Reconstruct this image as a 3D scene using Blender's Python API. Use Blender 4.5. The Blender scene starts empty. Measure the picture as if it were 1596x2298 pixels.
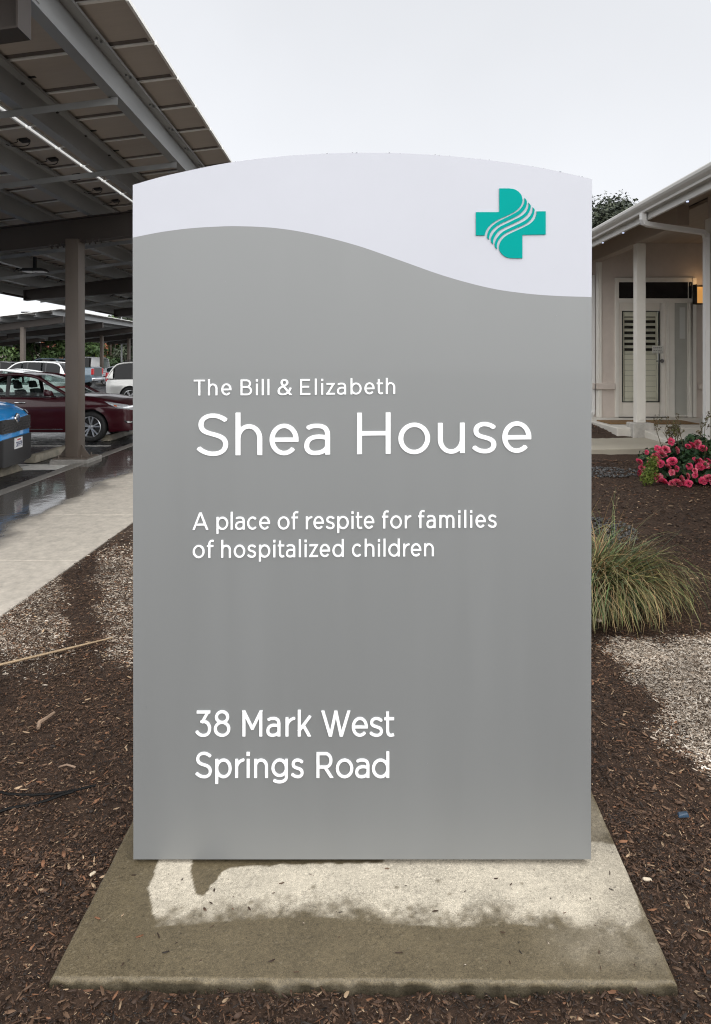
import bpy, bmesh, math, random
import numpy as np
from mathutils import Vector, Matrix, noise
from mathutils.geometry import tessellate_polygon

R = math.radians
random.seed(7)
RNG = np.random.default_rng(11)
SC = bpy.context.scene
COL = SC.collection

# ------------------------------------------------------------------ camera, sky, sun, exposure
F, VX, VY, CZ = 1600.0, 805.0, 812.0, 1.70      # focal length and vanishing point in 1596 x 2298 photo pixels, camera height
cam_d = bpy.data.cameras.new('camera')
cam = bpy.data.objects.new('camera', cam_d)
COL.objects.link(cam)
cam.location = (0, 0, CZ)
cam.rotation_euler = (R(90), 0, 0)
cam_d.sensor_width = 36
cam_d.sensor_fit = 'AUTO'
cam_d.lens = F / 2298 * 36
cam_d.shift_x = (798 - VX) / 2298
cam_d.shift_y = (VY - 1149) / 2298
cam_d.clip_start = 0.05
cam_d.clip_end = 2000
SC.camera = cam

SUN_DIR = Vector((0.35, -0.72, 0.62)).normalized()   # towards the bright part of the cloud, behind the photographer
world = bpy.data.worlds.new('World')
SC.world = world
world.use_nodes = True
nt = world.node_tree
nt.nodes.clear()
def wn(t, **k):
    n = nt.nodes.new(t)
    for a, b in k.items():
        setattr(n, a, b)
    return n
sky = wn('ShaderNodeTexSky', sky_type='NISHITA', sun_disc=False)
sky.sun_elevation = math.asin(SUN_DIR.z)
sky.sun_rotation = math.atan2(SUN_DIR.x, SUN_DIR.y)
hs = wn('ShaderNodeHueSaturation')
hs.inputs['Saturation'].default_value = 0.15
nt.links.new(sky.outputs[0], hs.inputs['Color'])
bg1 = wn('ShaderNodeBackground')
bg1.inputs[1].default_value = 0.05
nt.links.new(hs.outputs[0], bg1.inputs[0])
tc = wn('ShaderNodeTexCoord')
dot = wn('ShaderNodeVectorMath', operation='DOT_PRODUCT')
dot.inputs[1].default_value = SUN_DIR
nt.links.new(tc.outputs['Generated'], dot.inputs[0])
mr = wn('ShaderNodeMapRange', interpolation_type='SMOOTHERSTEP')
mr.inputs[1].default_value = -0.25
mr.inputs[2].default_value = 0.95
mr.inputs[3].default_value = 0.0
mr.inputs[4].default_value = 1.75
nt.links.new(dot.outputs['Value'], mr.inputs[0])
sep = wn('ShaderNodeSeparateXYZ')
nt.links.new(tc.outputs['Generated'], sep.inputs[0])
mz = wn('ShaderNodeMapRange')
mz.inputs[1].default_value = 0.0
mz.inputs[2].default_value = 0.5
mz.inputs[3].default_value = 0.705
mz.inputs[4].default_value = 0.665
nt.links.new(sep.outputs['Z'], mz.inputs[0])
cn = wn('ShaderNodeTexNoise')
cn.inputs['Scale'].default_value = 2.2
cn.inputs['Detail'].default_value = 4
nt.links.new(tc.outputs['Generated'], cn.inputs['Vector'])
cm = wn('ShaderNodeMapRange')
cm.inputs[1].default_value = 0.3
cm.inputs[2].default_value = 0.7
cm.inputs[3].default_value = -0.035
cm.inputs[4].default_value = 0.035
nt.links.new(cn.outputs[0], cm.inputs[0])
a1 = wn('ShaderNodeMath', operation='ADD')
a1.inputs[0].default_value = 0.0
nt.links.new(mz.outputs[0], a1.inputs[1])
a2 = wn('ShaderNodeMath', operation='ADD')
nt.links.new(a1.outputs[0], a2.inputs[0])
nt.links.new(cm.outputs[0], a2.inputs[1])
bg2 = wn('ShaderNodeBackground')
bg2.inputs[0].default_value = (0.965, 0.985, 1.03, 1)
nt.links.new(a2.outputs[0], bg2.inputs[1])
bg3 = wn('ShaderNodeBackground')                # the bright, slightly warmer part of the overcast behind the photographer
bg3.inputs[0].default_value = (1.015, 1.0, 0.975, 1)
nt.links.new(mr.outputs[0], bg3.inputs[1])
add0 = wn('ShaderNodeAddShader')
nt.links.new(bg2.outputs[0], add0.inputs[0])
nt.links.new(bg3.outputs[0], add0.inputs[1])
add = wn('ShaderNodeAddShader')
nt.links.new(bg1.outputs[0], add.inputs[0])
nt.links.new(add0.outputs[0], add.inputs[1])
wo = wn('ShaderNodeOutputWorld')
nt.links.new(add.outputs[0], wo.inputs[0])

sun_d = bpy.data.lights.new('sun', 'SUN')
sun_d.energy = 0.5
sun_d.angle = R(60)
sun_d.color = (1.0, 0.97, 0.93)
sun = bpy.data.objects.new('sun', sun_d)
COL.objects.link(sun)
sun.location = (4, -8, 9)
sun.rotation_euler = SUN_DIR.to_track_quat('Z', 'Y').to_euler()

SC.view_settings.view_transform = 'Standard'
SC.view_settings.look = 'None'
SC.view_settings.exposure = 0.0
SC.view_settings.gamma = 1.0
SC.render.engine = 'CYCLES'
SC.cycles.max_bounces = 8
SC.cycles.transparent_max_bounces = 12
SC.cycles.use_denoising = True
SC.cycles.denoiser = 'OPENIMAGEDENOISE'
SC.cycles.denoising_prefilter = 'NONE'
SC.cycles.filter_width = 1.15
SC.cycles.sample_clamp_indirect = 4.0

# ------------------------------------------------------------------ helpers
def S2L(c):
    return tuple(((v / 255) / 12.92 if v / 255 <= 0.04045 else ((v / 255 + 0.055) / 1.055) ** 2.4) for v in c)

def gx(px, Y):
    return (px - VX) / F * Y
def gz(py, Y):
    return CZ - (py - VY) / F * Y
def gy(py, z):
    return F * (CZ - z) / (py - VY)

MATS = {}
def mat(name, col, rough=0.6, metal=0.0, var=0.0, vscale=6.0, bump=0.0, bscale=60.0, spec=0.5, coat=0.0, attr=None, emit=None, estr=0.0, stretch=None, detail=5, rvar=0.0):
    if name in MATS:
        return MATS[name]
    m = bpy.data.materials.new(name)
    m.use_nodes = True
    t = m.node_tree
    b = t.nodes['Principled BSDF']
    L = t.links.new
    b.inputs['Base Color'].default_value = (*col, 1)
    b.inputs['Roughness'].default_value = rough
    b.inputs['Metallic'].default_value = metal
    b.inputs['Specular IOR Level'].default_value = spec
    b.inputs['Coat Weight'].default_value = coat
    b.inputs['Coat Roughness'].default_value = 0.05
    tcn = t.nodes.new('ShaderNodeTexCoord')
    vec = tcn.outputs['Object']
    if stretch:
        mp = t.nodes.new('ShaderNodeMapping')
        mp.inputs['Scale'].default_value = stretch
        L(vec, mp.inputs[0])
        vec = mp.outputs[0]
    src = None
    if attr:
        an = t.nodes.new('ShaderNodeAttribute')
        an.attribute_name = attr
        src = an.outputs['Color']
        L(src, b.inputs['Base Color'])
    if var > 0 or rvar > 0:
        n = t.nodes.new('ShaderNodeTexNoise')
        n.inputs['Scale'].default_value = vscale
        n.inputs['Detail'].default_value = detail
        n.inputs['Roughness'].default_value = 0.65
        L(vec, n.inputs['Vector'])
        if var > 0:
            r = t.nodes.new('ShaderNodeMapRange')
            r.inputs[1].default_value = 0.25
            r.inputs[2].default_value = 0.75
            r.inputs[3].default_value = 1 - var
            r.inputs[4].default_value = 1 + var
            L(n.outputs[0], r.inputs[0])
            mx = t.nodes.new('ShaderNodeVectorMath')
            mx.operation = 'SCALE'
            if src is not None:
                L(src, mx.inputs[0])
            else:
                mx.inputs[0].default_value = col
            L(r.outputs[0], mx.inputs['Scale'])
            L(mx.outputs[0], b.inputs['Base Color'])
        if rvar > 0:
            r2 = t.nodes.new('ShaderNodeMapRange')
            r2.inputs[1].default_value = 0.3
            r2.inputs[2].default_value = 0.7
            r2.inputs[3].default_value = max(0.02, rough - rvar)
            r2.inputs[4].default_value = min(1, rough + rvar)
            L(n.outputs[0], r2.inputs[0])
            L(r2.outputs[0], b.inputs['Roughness'])
    if bump > 0:
        n2 = t.nodes.new('ShaderNodeTexNoise')
        n2.inputs['Scale'].default_value = bscale
        n2.inputs['Detail'].default_value = 4
        L(vec, n2.inputs['Vector'])
        bp = t.nodes.new('ShaderNodeBump')
        bp.inputs['Strength'].default_value = bump
        bp.inputs['Distance'].default_value = 0.01
        L(n2.outputs[0], bp.inputs['Height'])
        L(bp.outputs[0], b.inputs['Normal'])
    if emit:
        b.inputs['Emission Color'].default_value = (*emit, 1)
        b.inputs['Emission Strength'].default_value = estr
    MATS[name] = m
    return m

def glass_mat(name, tint, refl=0.12, rough=0.02):
    if name in MATS:
        return MATS[name]
    m = bpy.data.materials.new(name)
    m.use_nodes = True
    t = m.node_tree
    t.nodes.clear()
    o = t.nodes.new('ShaderNodeOutputMaterial')
    mx = t.nodes.new('ShaderNodeMixShader')
    tr = t.nodes.new('ShaderNodeBsdfTransparent')
    tr.inputs[0].default_value = (*tint, 1)
    gl = t.nodes.new('ShaderNodeBsdfGlossy')
    gl.inputs['Roughness'].default_value = rough
    fr = t.nodes.new('ShaderNodeLayerWeight')
    fr.inputs[0].default_value = refl
    t.links.new(fr.outputs['Fresnel'], mx.inputs[0])
    t.links.new(tr.outputs[0], mx.inputs[1])
    t.links.new(gl.outputs[0], mx.inputs[2])
    t.links.new(mx.outputs[0], o.inputs[0])
    MATS[name] = m
    return m

def tag(o, label=None, cat=None, group=None, kind=None):
    if label: o['label'] = label
    if cat: o['category'] = cat
    if group: o['group'] = group
    if kind: o['kind'] = kind
    return o

def empty(name, loc=(0, 0, 0), rz=0.0, parent=None):
    o = bpy.data.objects.new(name, None)
    COL.objects.link(o)
    o.location = loc
    o.rotation_euler = (0, 0, rz)
    o.empty_display_size = 0.2
    if parent: o.parent = parent
    return o

class MB:
    """collects shapes, then links them as one mesh object"""
    def __init__(s):
        s.v = []; s.f = []; s.mi = []
    def add(s, vs, fs, mi=0):
        k = len(s.v)
        s.v.extend([tuple(p) for p in vs])
        for f in fs:
            s.f.append(tuple(i + k for i in f))
            s.mi.append(mi)
        return s
    def box(s, x0, x1, y0, y1, z0, z1, mi=0):
        return s.add([(x0, y0, z0), (x1, y0, z0), (x1, y1, z0), (x0, y1, z0), (x0, y0, z1), (x1, y0, z1), (x1, y1, z1), (x0, y1, z1)],
                     [(0, 3, 2, 1), (4, 5, 6, 7), (0, 1, 5, 4), (1, 2, 6, 5), (2, 3, 7, 6), (3, 0, 4, 7)], mi)
    def hexa(s, p, mi=0):
        return s.add(p, [(0, 3, 2, 1), (4, 5, 6, 7), (0, 1, 5, 4), (1, 2, 6, 5), (2, 3, 7, 6), (3, 0, 4, 7)], mi)
    def prism_y(s, prof, y0, y1, mi=0):
        """closed (x,z) profile swept along Y; profile may be concave (caps are tessellated)"""
        n = len(prof)
        vs = [(x, y0, z) for x, z in prof] + [(x, y1, z) for x, z in prof]
        fs = [(i, (i + 1) % n, n + (i + 1) % n, n + i) for i in range(n)]
        tris = tessellate_polygon([[Vector((x, z, 0)) for x, z in prof]])
        fs += [tuple(t) for t in tris] + [tuple(n + i for i in reversed(t)) for t in tris]
        return s.add(vs, fs, mi)
    def loops_prism(s, loops, fn, t0, t1, mi=0):
        """outer and hole loops of 2D points; fn(x, z, t) gives the point; walls and both caps"""
        pts = [p for l in loops for p in l]
        n = len(pts)
        vs = [fn(x, z, t0) for x, z in pts] + [fn(x, z, t1) for x, z in pts]
        fs = []
        k = 0
        for l in loops:
            m = len(l)
            for i in range(m):
                a, b = k + i, k + (i + 1) % m
                fs.append((a, b, n + b, n + a))
            k += m
        tris = tessellate_polygon([[Vector((x, z, 0)) for x, z in l] for l in loops])
        fs += [tuple(t) for t in tris] + [tuple(n + i for i in t) for t in tris]
        return s.add(vs, fs, mi)
    def tube(s, pts, r, n=8, mi=0, cap=True, rs=None, sx=1.0):
        pts = [Vector(p) for p in pts]
        N = len(pts)
        k = len(s.v)
        prev = None
        for i, p in enumerate(pts):
            d = (pts[min(i + 1, N - 1)] - pts[max(i - 1, 0)]).normalized()
            if prev is None:
                a = Vector((0, 0, 1)) if abs(d.z) < 0.9 else Vector((1, 0, 0))
                u = d.cross(a).normalized()
            else:
                u = (prev - d * prev.dot(d)).normalized()
            prev = u
            w = d.cross(u)
            rr = rs[i] if rs else r
            for j in range(n):
                a = 2 * math.pi * j / n
                s.v.append(tuple(p + u * (math.cos(a) * rr * sx) + w * (math.sin(a) * rr)))
        for i in range(N - 1):
            for j in range(n):
                a, b = k + i * n + j, k + i * n + (j + 1) % n
                s.f.append((a, b, b + n, a + n)); s.mi.append(mi)
        if cap:
            s.f.append(tuple(k + j for j in reversed(range(n)))); s.mi.append(mi)
            s.f.append(tuple(k + (N - 1) * n + j for j in range(n))); s.mi.append(mi)
        return s
    def lathe_y(s, prof, n=32, cx=0, cy=0, cz=0, mi=0):
        """(radius, y) profile turned about the Y axis"""
        k = len(s.v); m = len(prof)
        for j in range(n):
            a = 2 * math.pi * j / n
            for r, y in prof:
                s.v.append((cx + math.cos(a) * r, cy + y, cz + math.sin(a) * r))
        for j in range(n):
            for i in range(m - 1):
                a = k + j * m + i; b = k + ((j + 1) % n) * m + i
                s.f.append((a, a + 1, b + 1, b)); s.mi.append(mi)
        return s
    def grid(s, P, mi=0):
        nr, nc = len(P), len(P[0])
        k = len(s.v)
        for row in P:
            s.v.extend([tuple(p) for p in row])
        for i in range(nr - 1):
            for j in range(nc - 1):
                a = k + i * nc + j
                s.f.append((a, a + 1, a + nc + 1, a + nc)); s.mi.append(mi)
        return s
    def build(s, name, mats, parent=None, org=(0, 0, 0), smooth=None, fix=True):
        me = bpy.data.meshes.new(name)
        o3 = org
        me.from_pydata([(a - o3[0], b - o3[1], c - o3[2]) for a, b, c in s.v], [], s.f)
        if not isinstance(mats, (list, tuple)):
            mats = [mats]
        for m in mats:
            me.materials.append(m)
        if len(mats) > 1:
            me.polygons.foreach_set('material_index', s.mi)
        if fix:
            bm = bmesh.new(); bm.from_mesh(me)
            bmesh.ops.recalc_face_normals(bm, faces=bm.faces)
            bm.to_mesh(me); bm.free()
        if smooth is not None:
            me.polygons.foreach_set('use_smooth', [True] * len(me.polygons))
            me.set_sharp_from_angle(angle=R(smooth))
        me.update()
        o = bpy.data.objects.new(name, me)
        COL.objects.link(o)
        if parent: o.parent = parent
        elif org != (0, 0, 0): o.location = org
        return o

def bevel(o, w, seg=2, ang=40):
    bm = bmesh.new(); bm.from_mesh(o.data)
    bmesh.ops.remove_doubles(bm, verts=bm.verts, dist=1e-5)
    es = [e for e in bm.edges if len(e.link_faces) == 2 and e.calc_face_angle(0) > R(ang)]
    bmesh.ops.bevel(bm, geom=es, offset=w, segments=seg, affect='EDGES', profile=0.6)
    bm.to_mesh(o.data); bm.free()
    o.data.polygons.foreach_set('use_smooth', [True] * len(o.data.polygons))
    o.data.set_sharp_from_angle(angle=R(25))
    return o

def np_mesh(name, V, Fc, nper, m, parent=None, colors=None, kind=None, smooth=False, org=None):
    """V (n,3), faces flat index array with nper corners each, colours per vertex"""
    me = bpy.data.meshes.new(name)
    V = np.asarray(V, dtype=np.float32)
    if org is not None:
        V = V - np.asarray(org, dtype=np.float32)
    Fc = np.asarray(Fc, dtype=np.int32).reshape(-1, nper)
    me.vertices.add(len(V)); me.vertices.foreach_set('co', V.ravel())
    me.loops.add(Fc.size); me.loops.foreach_set('vertex_index', Fc.ravel())
    me.polygons.add(len(Fc))
    me.polygons.foreach_set('loop_start', np.arange(0, Fc.size, nper, dtype=np.int32))
    me.materials.append(m)
    if smooth:
        me.polygons.foreach_set('use_smooth', [True] * len(Fc))
    me.update(calc_edges=True)
    if colors is not None:
        ca = me.color_attributes.new('tint', 'FLOAT_COLOR', 'POINT')
        c4 = np.ones((len(V), 4), dtype=np.float32); c4[:, :3] = colors
        ca.data.foreach_set('color', c4.ravel())
    o = bpy.data.objects.new(name, me)
    COL.objects.link(o)
    if parent: o.parent = parent
    elif org is not None: o.location = org
    if kind: o['kind'] = kind
    return o

def copy_tree(o, parent=None):
    c = o.copy(); COL.objects.link(c)
    c.parent = parent
    for ch in list(o.children):
        copy_tree(ch, c)
    return c

def sstep(a, b, x):
    t = np.clip((np.asarray(x, dtype=float) - a) / (b - a), 0, 1)
    return t * t * (3 - 2 * t)

# ------------------------------------------------------------------ terrain and ground
def terrain(x, y):
    """height of the mulch bed: flat round the sign, banked up towards the house"""
    x = np.asarray(x, dtype=float); y = np.asarray(y, dtype=float)
    rise = np.clip((y - 4.3) / 6.2, 0, 1.3)
    rise = 0.47 * (rise - 0.10 * np.exp(-rise * 8) * 0)
    side = sstep(-1.6, 1.2, x)
    z = 0.055 + rise * side
    z = z - 0.02 * sstep(-1.4, -2.35, x)
    return z

def terr(x, y):
    return float(terrain(x, y))

M_ASPH = mat('asphalt_wet', (0.022, 0.022, 0.023), rough=0.32, var=0.35, vscale=3.0, bump=0.25, bscale=220, rvar=0.18)
M_DIRT = mat('earth', (0.06, 0.05, 0.04), rough=0.9, var=0.3, vscale=2)
g = MB(); g.box(-500, 500, -120, 700, -0.5, -0.05)
tag(g.build('ground', M_DIRT), kind='structure')
g = MB(); g.box(-160, -4.65, -20, 150, -0.3, 0.0)
tag(g.build('parking_lot_asphalt', M_ASPH), kind='structure')

# sidewalk: real wet half and dry half (wetness by distance from the bed, broken up by noise)
def concrete_mat(name, dry, wet, edge_x, soft, axis_scale=(1, 1, 1), wet_rough=0.08):
    m = bpy.data.materials.new(name); m.use_nodes = True
    t = m.node_tree; b = t.nodes['Principled BSDF']; L = t.links.new
    tcn = t.nodes.new('ShaderNodeTexCoord')
    sp = t.nodes.new('ShaderNodeSeparateXYZ'); L(tcn.outputs['Object'], sp.inputs[0])
    mp = t.nodes.new('ShaderNodeMapping'); mp.inputs['Scale'].default_value = axis_scale
    L(tcn.outputs['Object'], mp.inputs[0])
    n = t.nodes.new('ShaderNodeTexNoise'); n.inputs['Scale'].default_value = 1.6; n.inputs['Detail'].default_value = 6
    L(mp.outputs[0], n.inputs['Vector'])
    a = t.nodes.new('ShaderNodeMath'); a.operation = 'MULTIPLY_ADD'
    a.inputs[1].default_value = 1.1; L(n.outputs[0], a.inputs[0]); L(sp.outputs['X'], a.inputs[2])
    r = t.nodes.new('ShaderNodeMapRange'); r.interpolation_type = 'SMOOTHSTEP'
    r.inputs[1].default_value = edge_x + 0.55 - soft; r.inputs[2].default_value = edge_x + 0.55 + soft
    L(a.outputs[0], r.inputs[0])
    n2 = t.nodes.new('ShaderNodeTexNoise'); n2.inputs['Scale'].default_value = 14; n2.inputs['Detail'].default_value = 12; n2.inputs['Roughness'].default_value = .7
    L(mp.outputs[0], n2.inputs['Vector'])
    r2 = t.nodes.new('ShaderNodeMapRange'); r2.inputs[1].default_value = .3; r2.inputs[2].default_value = .7
    r2.inputs[3].default_value = .72; r2.inputs[4].default_value = 1.18
    L(n2.outputs[0], r2.inputs[0])
    mx = t.nodes.new('ShaderNodeMix'); mx.data_type = 'RGBA'
    mx.inputs[6].default_value = (*wet, 1); mx.inputs[7].default_value = (*dry, 1)
    L(r.outputs[0], mx.inputs[0])
    sc = t.nodes.new('ShaderNodeVectorMath'); sc.operation = 'SCALE'
    L(mx.outputs[2], sc.inputs[0]); L(r2.outputs[0], sc.inputs['Scale'])
    L(sc.outputs[0], b.inputs['Base Color'])
    rr = t.nodes.new('ShaderNodeMapRange'); rr.inputs[3].default_value = wet_rough; rr.inputs[4].default_value = .8
    L(r.outputs[0], rr.inputs[0]); L(rr.outputs[0], b.inputs['Roughness'])
    n3 = t.nodes.new('ShaderNodeTexNoise'); n3.inputs['Scale'].default_value = 7; n3.inputs['Detail'].default_value = 3
    L(mp.outputs[0], n3.inputs['Vector'])
    bp = t.nodes.new('ShaderNodeBump'); bp.inputs['Strength'].default_value = .14; bp.inputs['Distance'].default_value = .012
    L(n3.outputs[0], bp.inputs['Height']); L(bp.outputs[0], b.inputs['Normal'])
    MATS[name] = m
    return m
M_WALK = concrete_mat('sidewalk_concrete', (0.50, 0.455, 0.39), (0.075, 0.068, 0.06), -3.42, 0.22, (1.0, 0.8, 1))
sw = MB()
y = -3.0
while y < 60:
    sw.box(-4.48, -2.36, y, y + 1.795, -0.1, 0.030)
    y += 1.80
    
tag(bevel(sw.build('sidewalk', M_WALK), 0.006, 1), kind='structure')
M_KERB = mat('kerb_concrete', (0.16, 0.15, 0.135), rough=0.35, var=0.25, vscale=5, bump=0.2, bscale=60)
k = MB(); k.box(-4.66, -4.49, -3, 60, -0.1, 0.036)
tag(bevel(k.build('kerb_strip', M_KERB), 0.008, 1), kind='structure')

# slab corners (x, y) of the sign's concrete pad, top at SLZ
SLZ = 0.085
SL = [(-0.808, 1.868), (0.828, 1.857), (0.895, 2.97), (-0.79, 2.97)]

def fbm(x, y, s, seed=0.0, o=3):
    return np.array([noise.fractal(Vector((a * s, b * s, seed)), 0.9, 2.1, o) for a, b in zip(np.ravel(x), np.ravel(y))]).reshape(np.shape(x))

def dryness(x, y):
    """0 = rain-wet, 1 = dry, where the sign, the roof edge and the clump kept the rain off the bed"""
    x = np.asarray(x, dtype=float); y = np.asarray(y, dtype=float)
    n = fbm(x, y, 2.6, 3.0) * 0.10 + fbm(x, y, 9.0, 5.0, 2) * 0.05
    a = sstep(1.33, 1.50, x + n - 0.02 * (y - 3)) * (1 - sstep(4.12, 4.34, y + n)) * (1 - sstep(2.7, 3.0, x))
    xr = x + .40 * (np.clip(y, 3.6, 6.2) - 4.6)
    b = (1 - sstep(-1.98, -1.80, xr + n * 1.2)) * sstep(3.55, 4.3, y + n) * 0.50
    c = sstep(-1.72, -1.58, xr + n * .8) * (1 - sstep(-1.0, -0.8, x)) * sstep(3.75, 4.05, y + n) * (1 - sstep(5.6, 7.4, y + n)) * 0.56
    b2 = (1 - sstep(-1.2, -0.9, x)) * sstep(5.6, 7.5, y + n) * 0.35
    return np.clip(np.maximum.reduce([a, b, c, b2]), 0, 1)

def build_mulch():
    xs = np.concatenate([np.arange(-2.34, 2.8, 0.045), np.arange(2.8, 9.0, 0.12)])
    ys = np.concatenate([np.arange(0.6, 5.2, 0.045), np.arange(5.2, 16.0, 0.13)])
    X, Y = np.meshgrid(xs, ys)
    Z = terrain(X, Y) - 0.006
    bump = fbm(X, Y, 1.7, 1.0) * 0.022 + fbm(X, Y, 7.0, 2.0, 2) * 0.010
    edge = sstep(-2.34, -2.15, X)
    Z = Z + bump * edge
    D = dryness(X, Y)
    wet = np.array([0.046, 0.028, 0.0185]); dry = np.array([0.105, 0.076, 0.054])
    C = wet + (dry - wet) * D[..., None]
    nr, nc = X.shape
    V = np.stack([X, Y, Z], -1).reshape(-1, 3)
    i = np.arange(nr - 1)[:, None] * nc + np.arange(nc - 1)[None, :]
    Fc = np.stack([i, i + 1, i + nc + 1, i + nc], -1).reshape(-1)
    m = mat('mulch_soil', (0.05, 0.03, 0.02), rough=0.85, var=0.75, vscale=45, bump=1.0, bscale=70, attr='tint', stretch=(1, 0.7, 1), spec=0.25)
    o = np_mesh('mulch_bed', V, Fc, 4, m, colors=C.reshape(-1, 3), kind='structure', smooth=True)
    return (X, Y, Z)
build_mulch()

def inside_quad(x, y, q, grow=0.0):
    c = np.ones_like(x, dtype=bool)
    for i in range(4):
        (x0, y0), (x1, y1) = q[i], q[(i + 1) % 4]
        ex, ey = x1 - x0, y1 - y0
        l = math.hypot(ex, ey)
        c &= ((x - x0) * (-ey) + (y - y0) * ex) / l * -1 < grow if False else (ex * (y - y0) - ey * (x - x0)) / l > -grow
    return c

def chips(n, xr, yr, lmin, lmax, wfac, hfac, accept=None, dens_pow=0.0):
    x = RNG.uniform(xr[0], xr[1], n); y = yr[0] + (yr[1] - yr[0]) * RNG.random(n)
    keep = ~inside_quad(x, y, SL, 0.008)
    keep &= np.abs(x) < 1.0 * y + 0.6
    hid = (np.abs(x + 0.0) < 0.285 * y) & (y > 2.75) & (y < 7.5)
    keep &= ~(hid & (RNG.random(n) < 0.75))
    keep &= ~((x > 3.98) & (y > 9.2))
    keep &= ~((y > 9.25) & (x > 0.5) & (y < 11.15))
    if accept is not None:
        keep &= accept(x, y)
    x, y = x[keep], y[keep]
    return x, y

def chip_mesh(name, x, y, L, kind='stuff', zoff=0.0, pal=None, mname='bark_chip', flat=1.0, zfn=None, dry=None):
    n = len(x)
    W = L * RNG.uniform(0.16, 0.42, n)
    H = L * RNG.uniform(0.03, 0.12, n) + 0.0006
    a = RNG.uniform(0, math.pi * 2, n)
    pitch = RNG.normal(0, 0.22, n) * flat; roll = RNG.normal(0, 0.35, n) * flat
    zb = (terrain(x, y) if zfn is None else zfn(x, y)) + zoff + RNG.uniform(-0.003, 0.007, n) * flat
    if zfn is None:
        zb = zb + (fbm(x, y, 1.7, 1.0) * 0.022 + fbm(x, y, 7.0, 2.0, 2) * 0.010) * sstep(-2.34, -2.15, x)
    # six-point splinter: pointed ends, a raised ridge
    tpl = np.array([[-.5, -.35, 0], [-.5, .30, .2], [.05, -.5, .1], [.0, .5, .0], [.5, -.22, .1], [.42, .36, 0], [-.45, 0, 1], [.45, 0.05, .9]])
    P = np.zeros((n, 8, 3))
    jit = 1 + RNG.normal(0, .18, (n, 8, 3))
    P[:, :, 0] = tpl[None, :, 0] * L[:, None] * jit[:, :, 0]
    P[:, :, 1] = tpl[None, :, 1] * W[:, None] * jit[:, :, 1]
    P[:, :, 2] = tpl[None, :, 2] * H[:, None]
    cp, sp_ = np.cos(pitch)[:, None], np.sin(pitch)[:, None]
    X1 = P[:, :, 0] * cp - P[:, :, 2] * sp_; Z1 = P[:, :, 0] * sp_ + P[:, :, 2] * cp
    cr, sr = np.cos(roll)[:, None], np.sin(roll)[:, None]
    Y1 = P[:, :, 1] * cr - Z1 * sr; Z2 = P[:, :, 1] * sr + Z1 * cr
    ca, sa = np.cos(a)[:, None], np.sin(a)[:, None]
    V = np.stack([X1 * ca - Y1 * sa + x[:, None], X1 * sa + Y1 * ca + y[:, None], Z2 + zb[:, None] + 0.002], -1).reshape(-1, 3)
    f = np.array([[0, 2, 7, 6], [2, 4, 7, 7], [6, 7, 5, 3], [6, 3, 1, 1], [0, 6, 1, 1], [4, 5, 7, 7]])
    tri = np.array([[0, 2, 6], [2, 7, 6], [2, 4, 7], [6, 7, 3], [7, 5, 3], [6, 3, 1], [0, 6, 1], [4, 5, 7]])
    Fc = (tri[None] + (np.arange(n) * 8)[:, None, None]).reshape(-1)
    D = dryness(x, y) if dry is None else dry
    k = RNG.random(n)
    wetp = np.array([[.032, .018, .011], [.050, .027, .016], [.082, .045, .026], [.018, .012, .009], [.125, .074, .044], [.16, .075, .038], [.34, .24, .15]])
    wi = np.searchsorted(np.cumsum([.25, .23, .17, .15, .11, .055, .035]), k).clip(0, 6)
    dryp = np.array([[.40, .33, .26], [.52, .45, .37], [.27, .21, .155], [.64, .58, .50], [.14, .10, .07], [.06, .042, .03]])
    di = np.searchsorted(np.cumsum([.26, .24, .17, .14, .10, .09]), k).clip(0, 5)
    isdry = RNG.random(n) < D
    c = np.where(isdry[:, None], dryp[di], wetp[wi]) * RNG.uniform(.75, 1.25, (n, 1))
    c = np.where((~isdry & (D > .25))[:, None], c * 1.5, c)
    c = c * (1 + .55 * fbm(x, y, 1.3, 8.0, 3) + .25 * fbm(x, y, 6.0, 12.0, 2)).clip(.45, 1.7)[:, None]
    m = mat(mname, (0.05, 0.03, 0.02), rough=0.62, attr='tint', spec=0.35)
    return np_mesh(name, V, Fc, 3, m, colors=np.repeat(c, 8, axis=0), kind=kind)

def all_chips():
    X = []; Y = []; LL = []
    for n, xr, yr, l0, l1 in ((42000, (-1.6, 1.6), (1.15, 2.4), .006, .028), (70000, (-2.33, 2.4), (2.2, 4.2), .007, .030),
                              (42000, (-2.33, 3.3), (4.0, 6.2), .009, .034), (26000, (-2.33, 5.0), (6.0, 9.4), .014, .05), (5000, (2.2, 4.0), (9.0, 13.2), .02, .06)):
        x, y = chips(n, xr, yr, 0, 0, 0, 0)
        u = RNG.random(len(x))
        X.append(x); Y.append(y); LL.append(l0 + (l1 - l0) * u ** 2.6)
    for n, xr, yr in ((60000, (-1.6, 1.7), (1.15, 2.6)), (90000, (-2.33, 2.5), (2.3, 4.4)), (45000, (-2.33, 3.0), (4.2, 6.0))):
        x, y = chips(n, xr, yr, 0, 0, 0, 0)
        X.append(x); Y.append(y); LL.append(.004 + .007 * RNG.random(len(x)))
    for n, xr, yr in ((40000, (1.3, 2.7), (2.4, 4.4)), (40000, (-2.33, -1.0), (3.6, 7.0))):
        x, y = chips(n, xr, yr, 0, 0, 0, 0)
        k_ = dryness(x, y) > .3
        x, y = x[k_], y[k_]
        X.append(x); Y.append(y); LL.append(.007 + .016 * RNG.random(len(x)) ** 2)
    return np.concatenate(X), np.concatenate(Y), np.concatenate(LL)
_x, _y, _l = all_chips()
chip_mesh('bark_mulch', _x, _y, _l)

# ------------------------------------------------------------------ the sign's concrete pad
def px_of(x, y, z):
    return VX + F * x / y, VY + F * (CZ - z) / y

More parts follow.
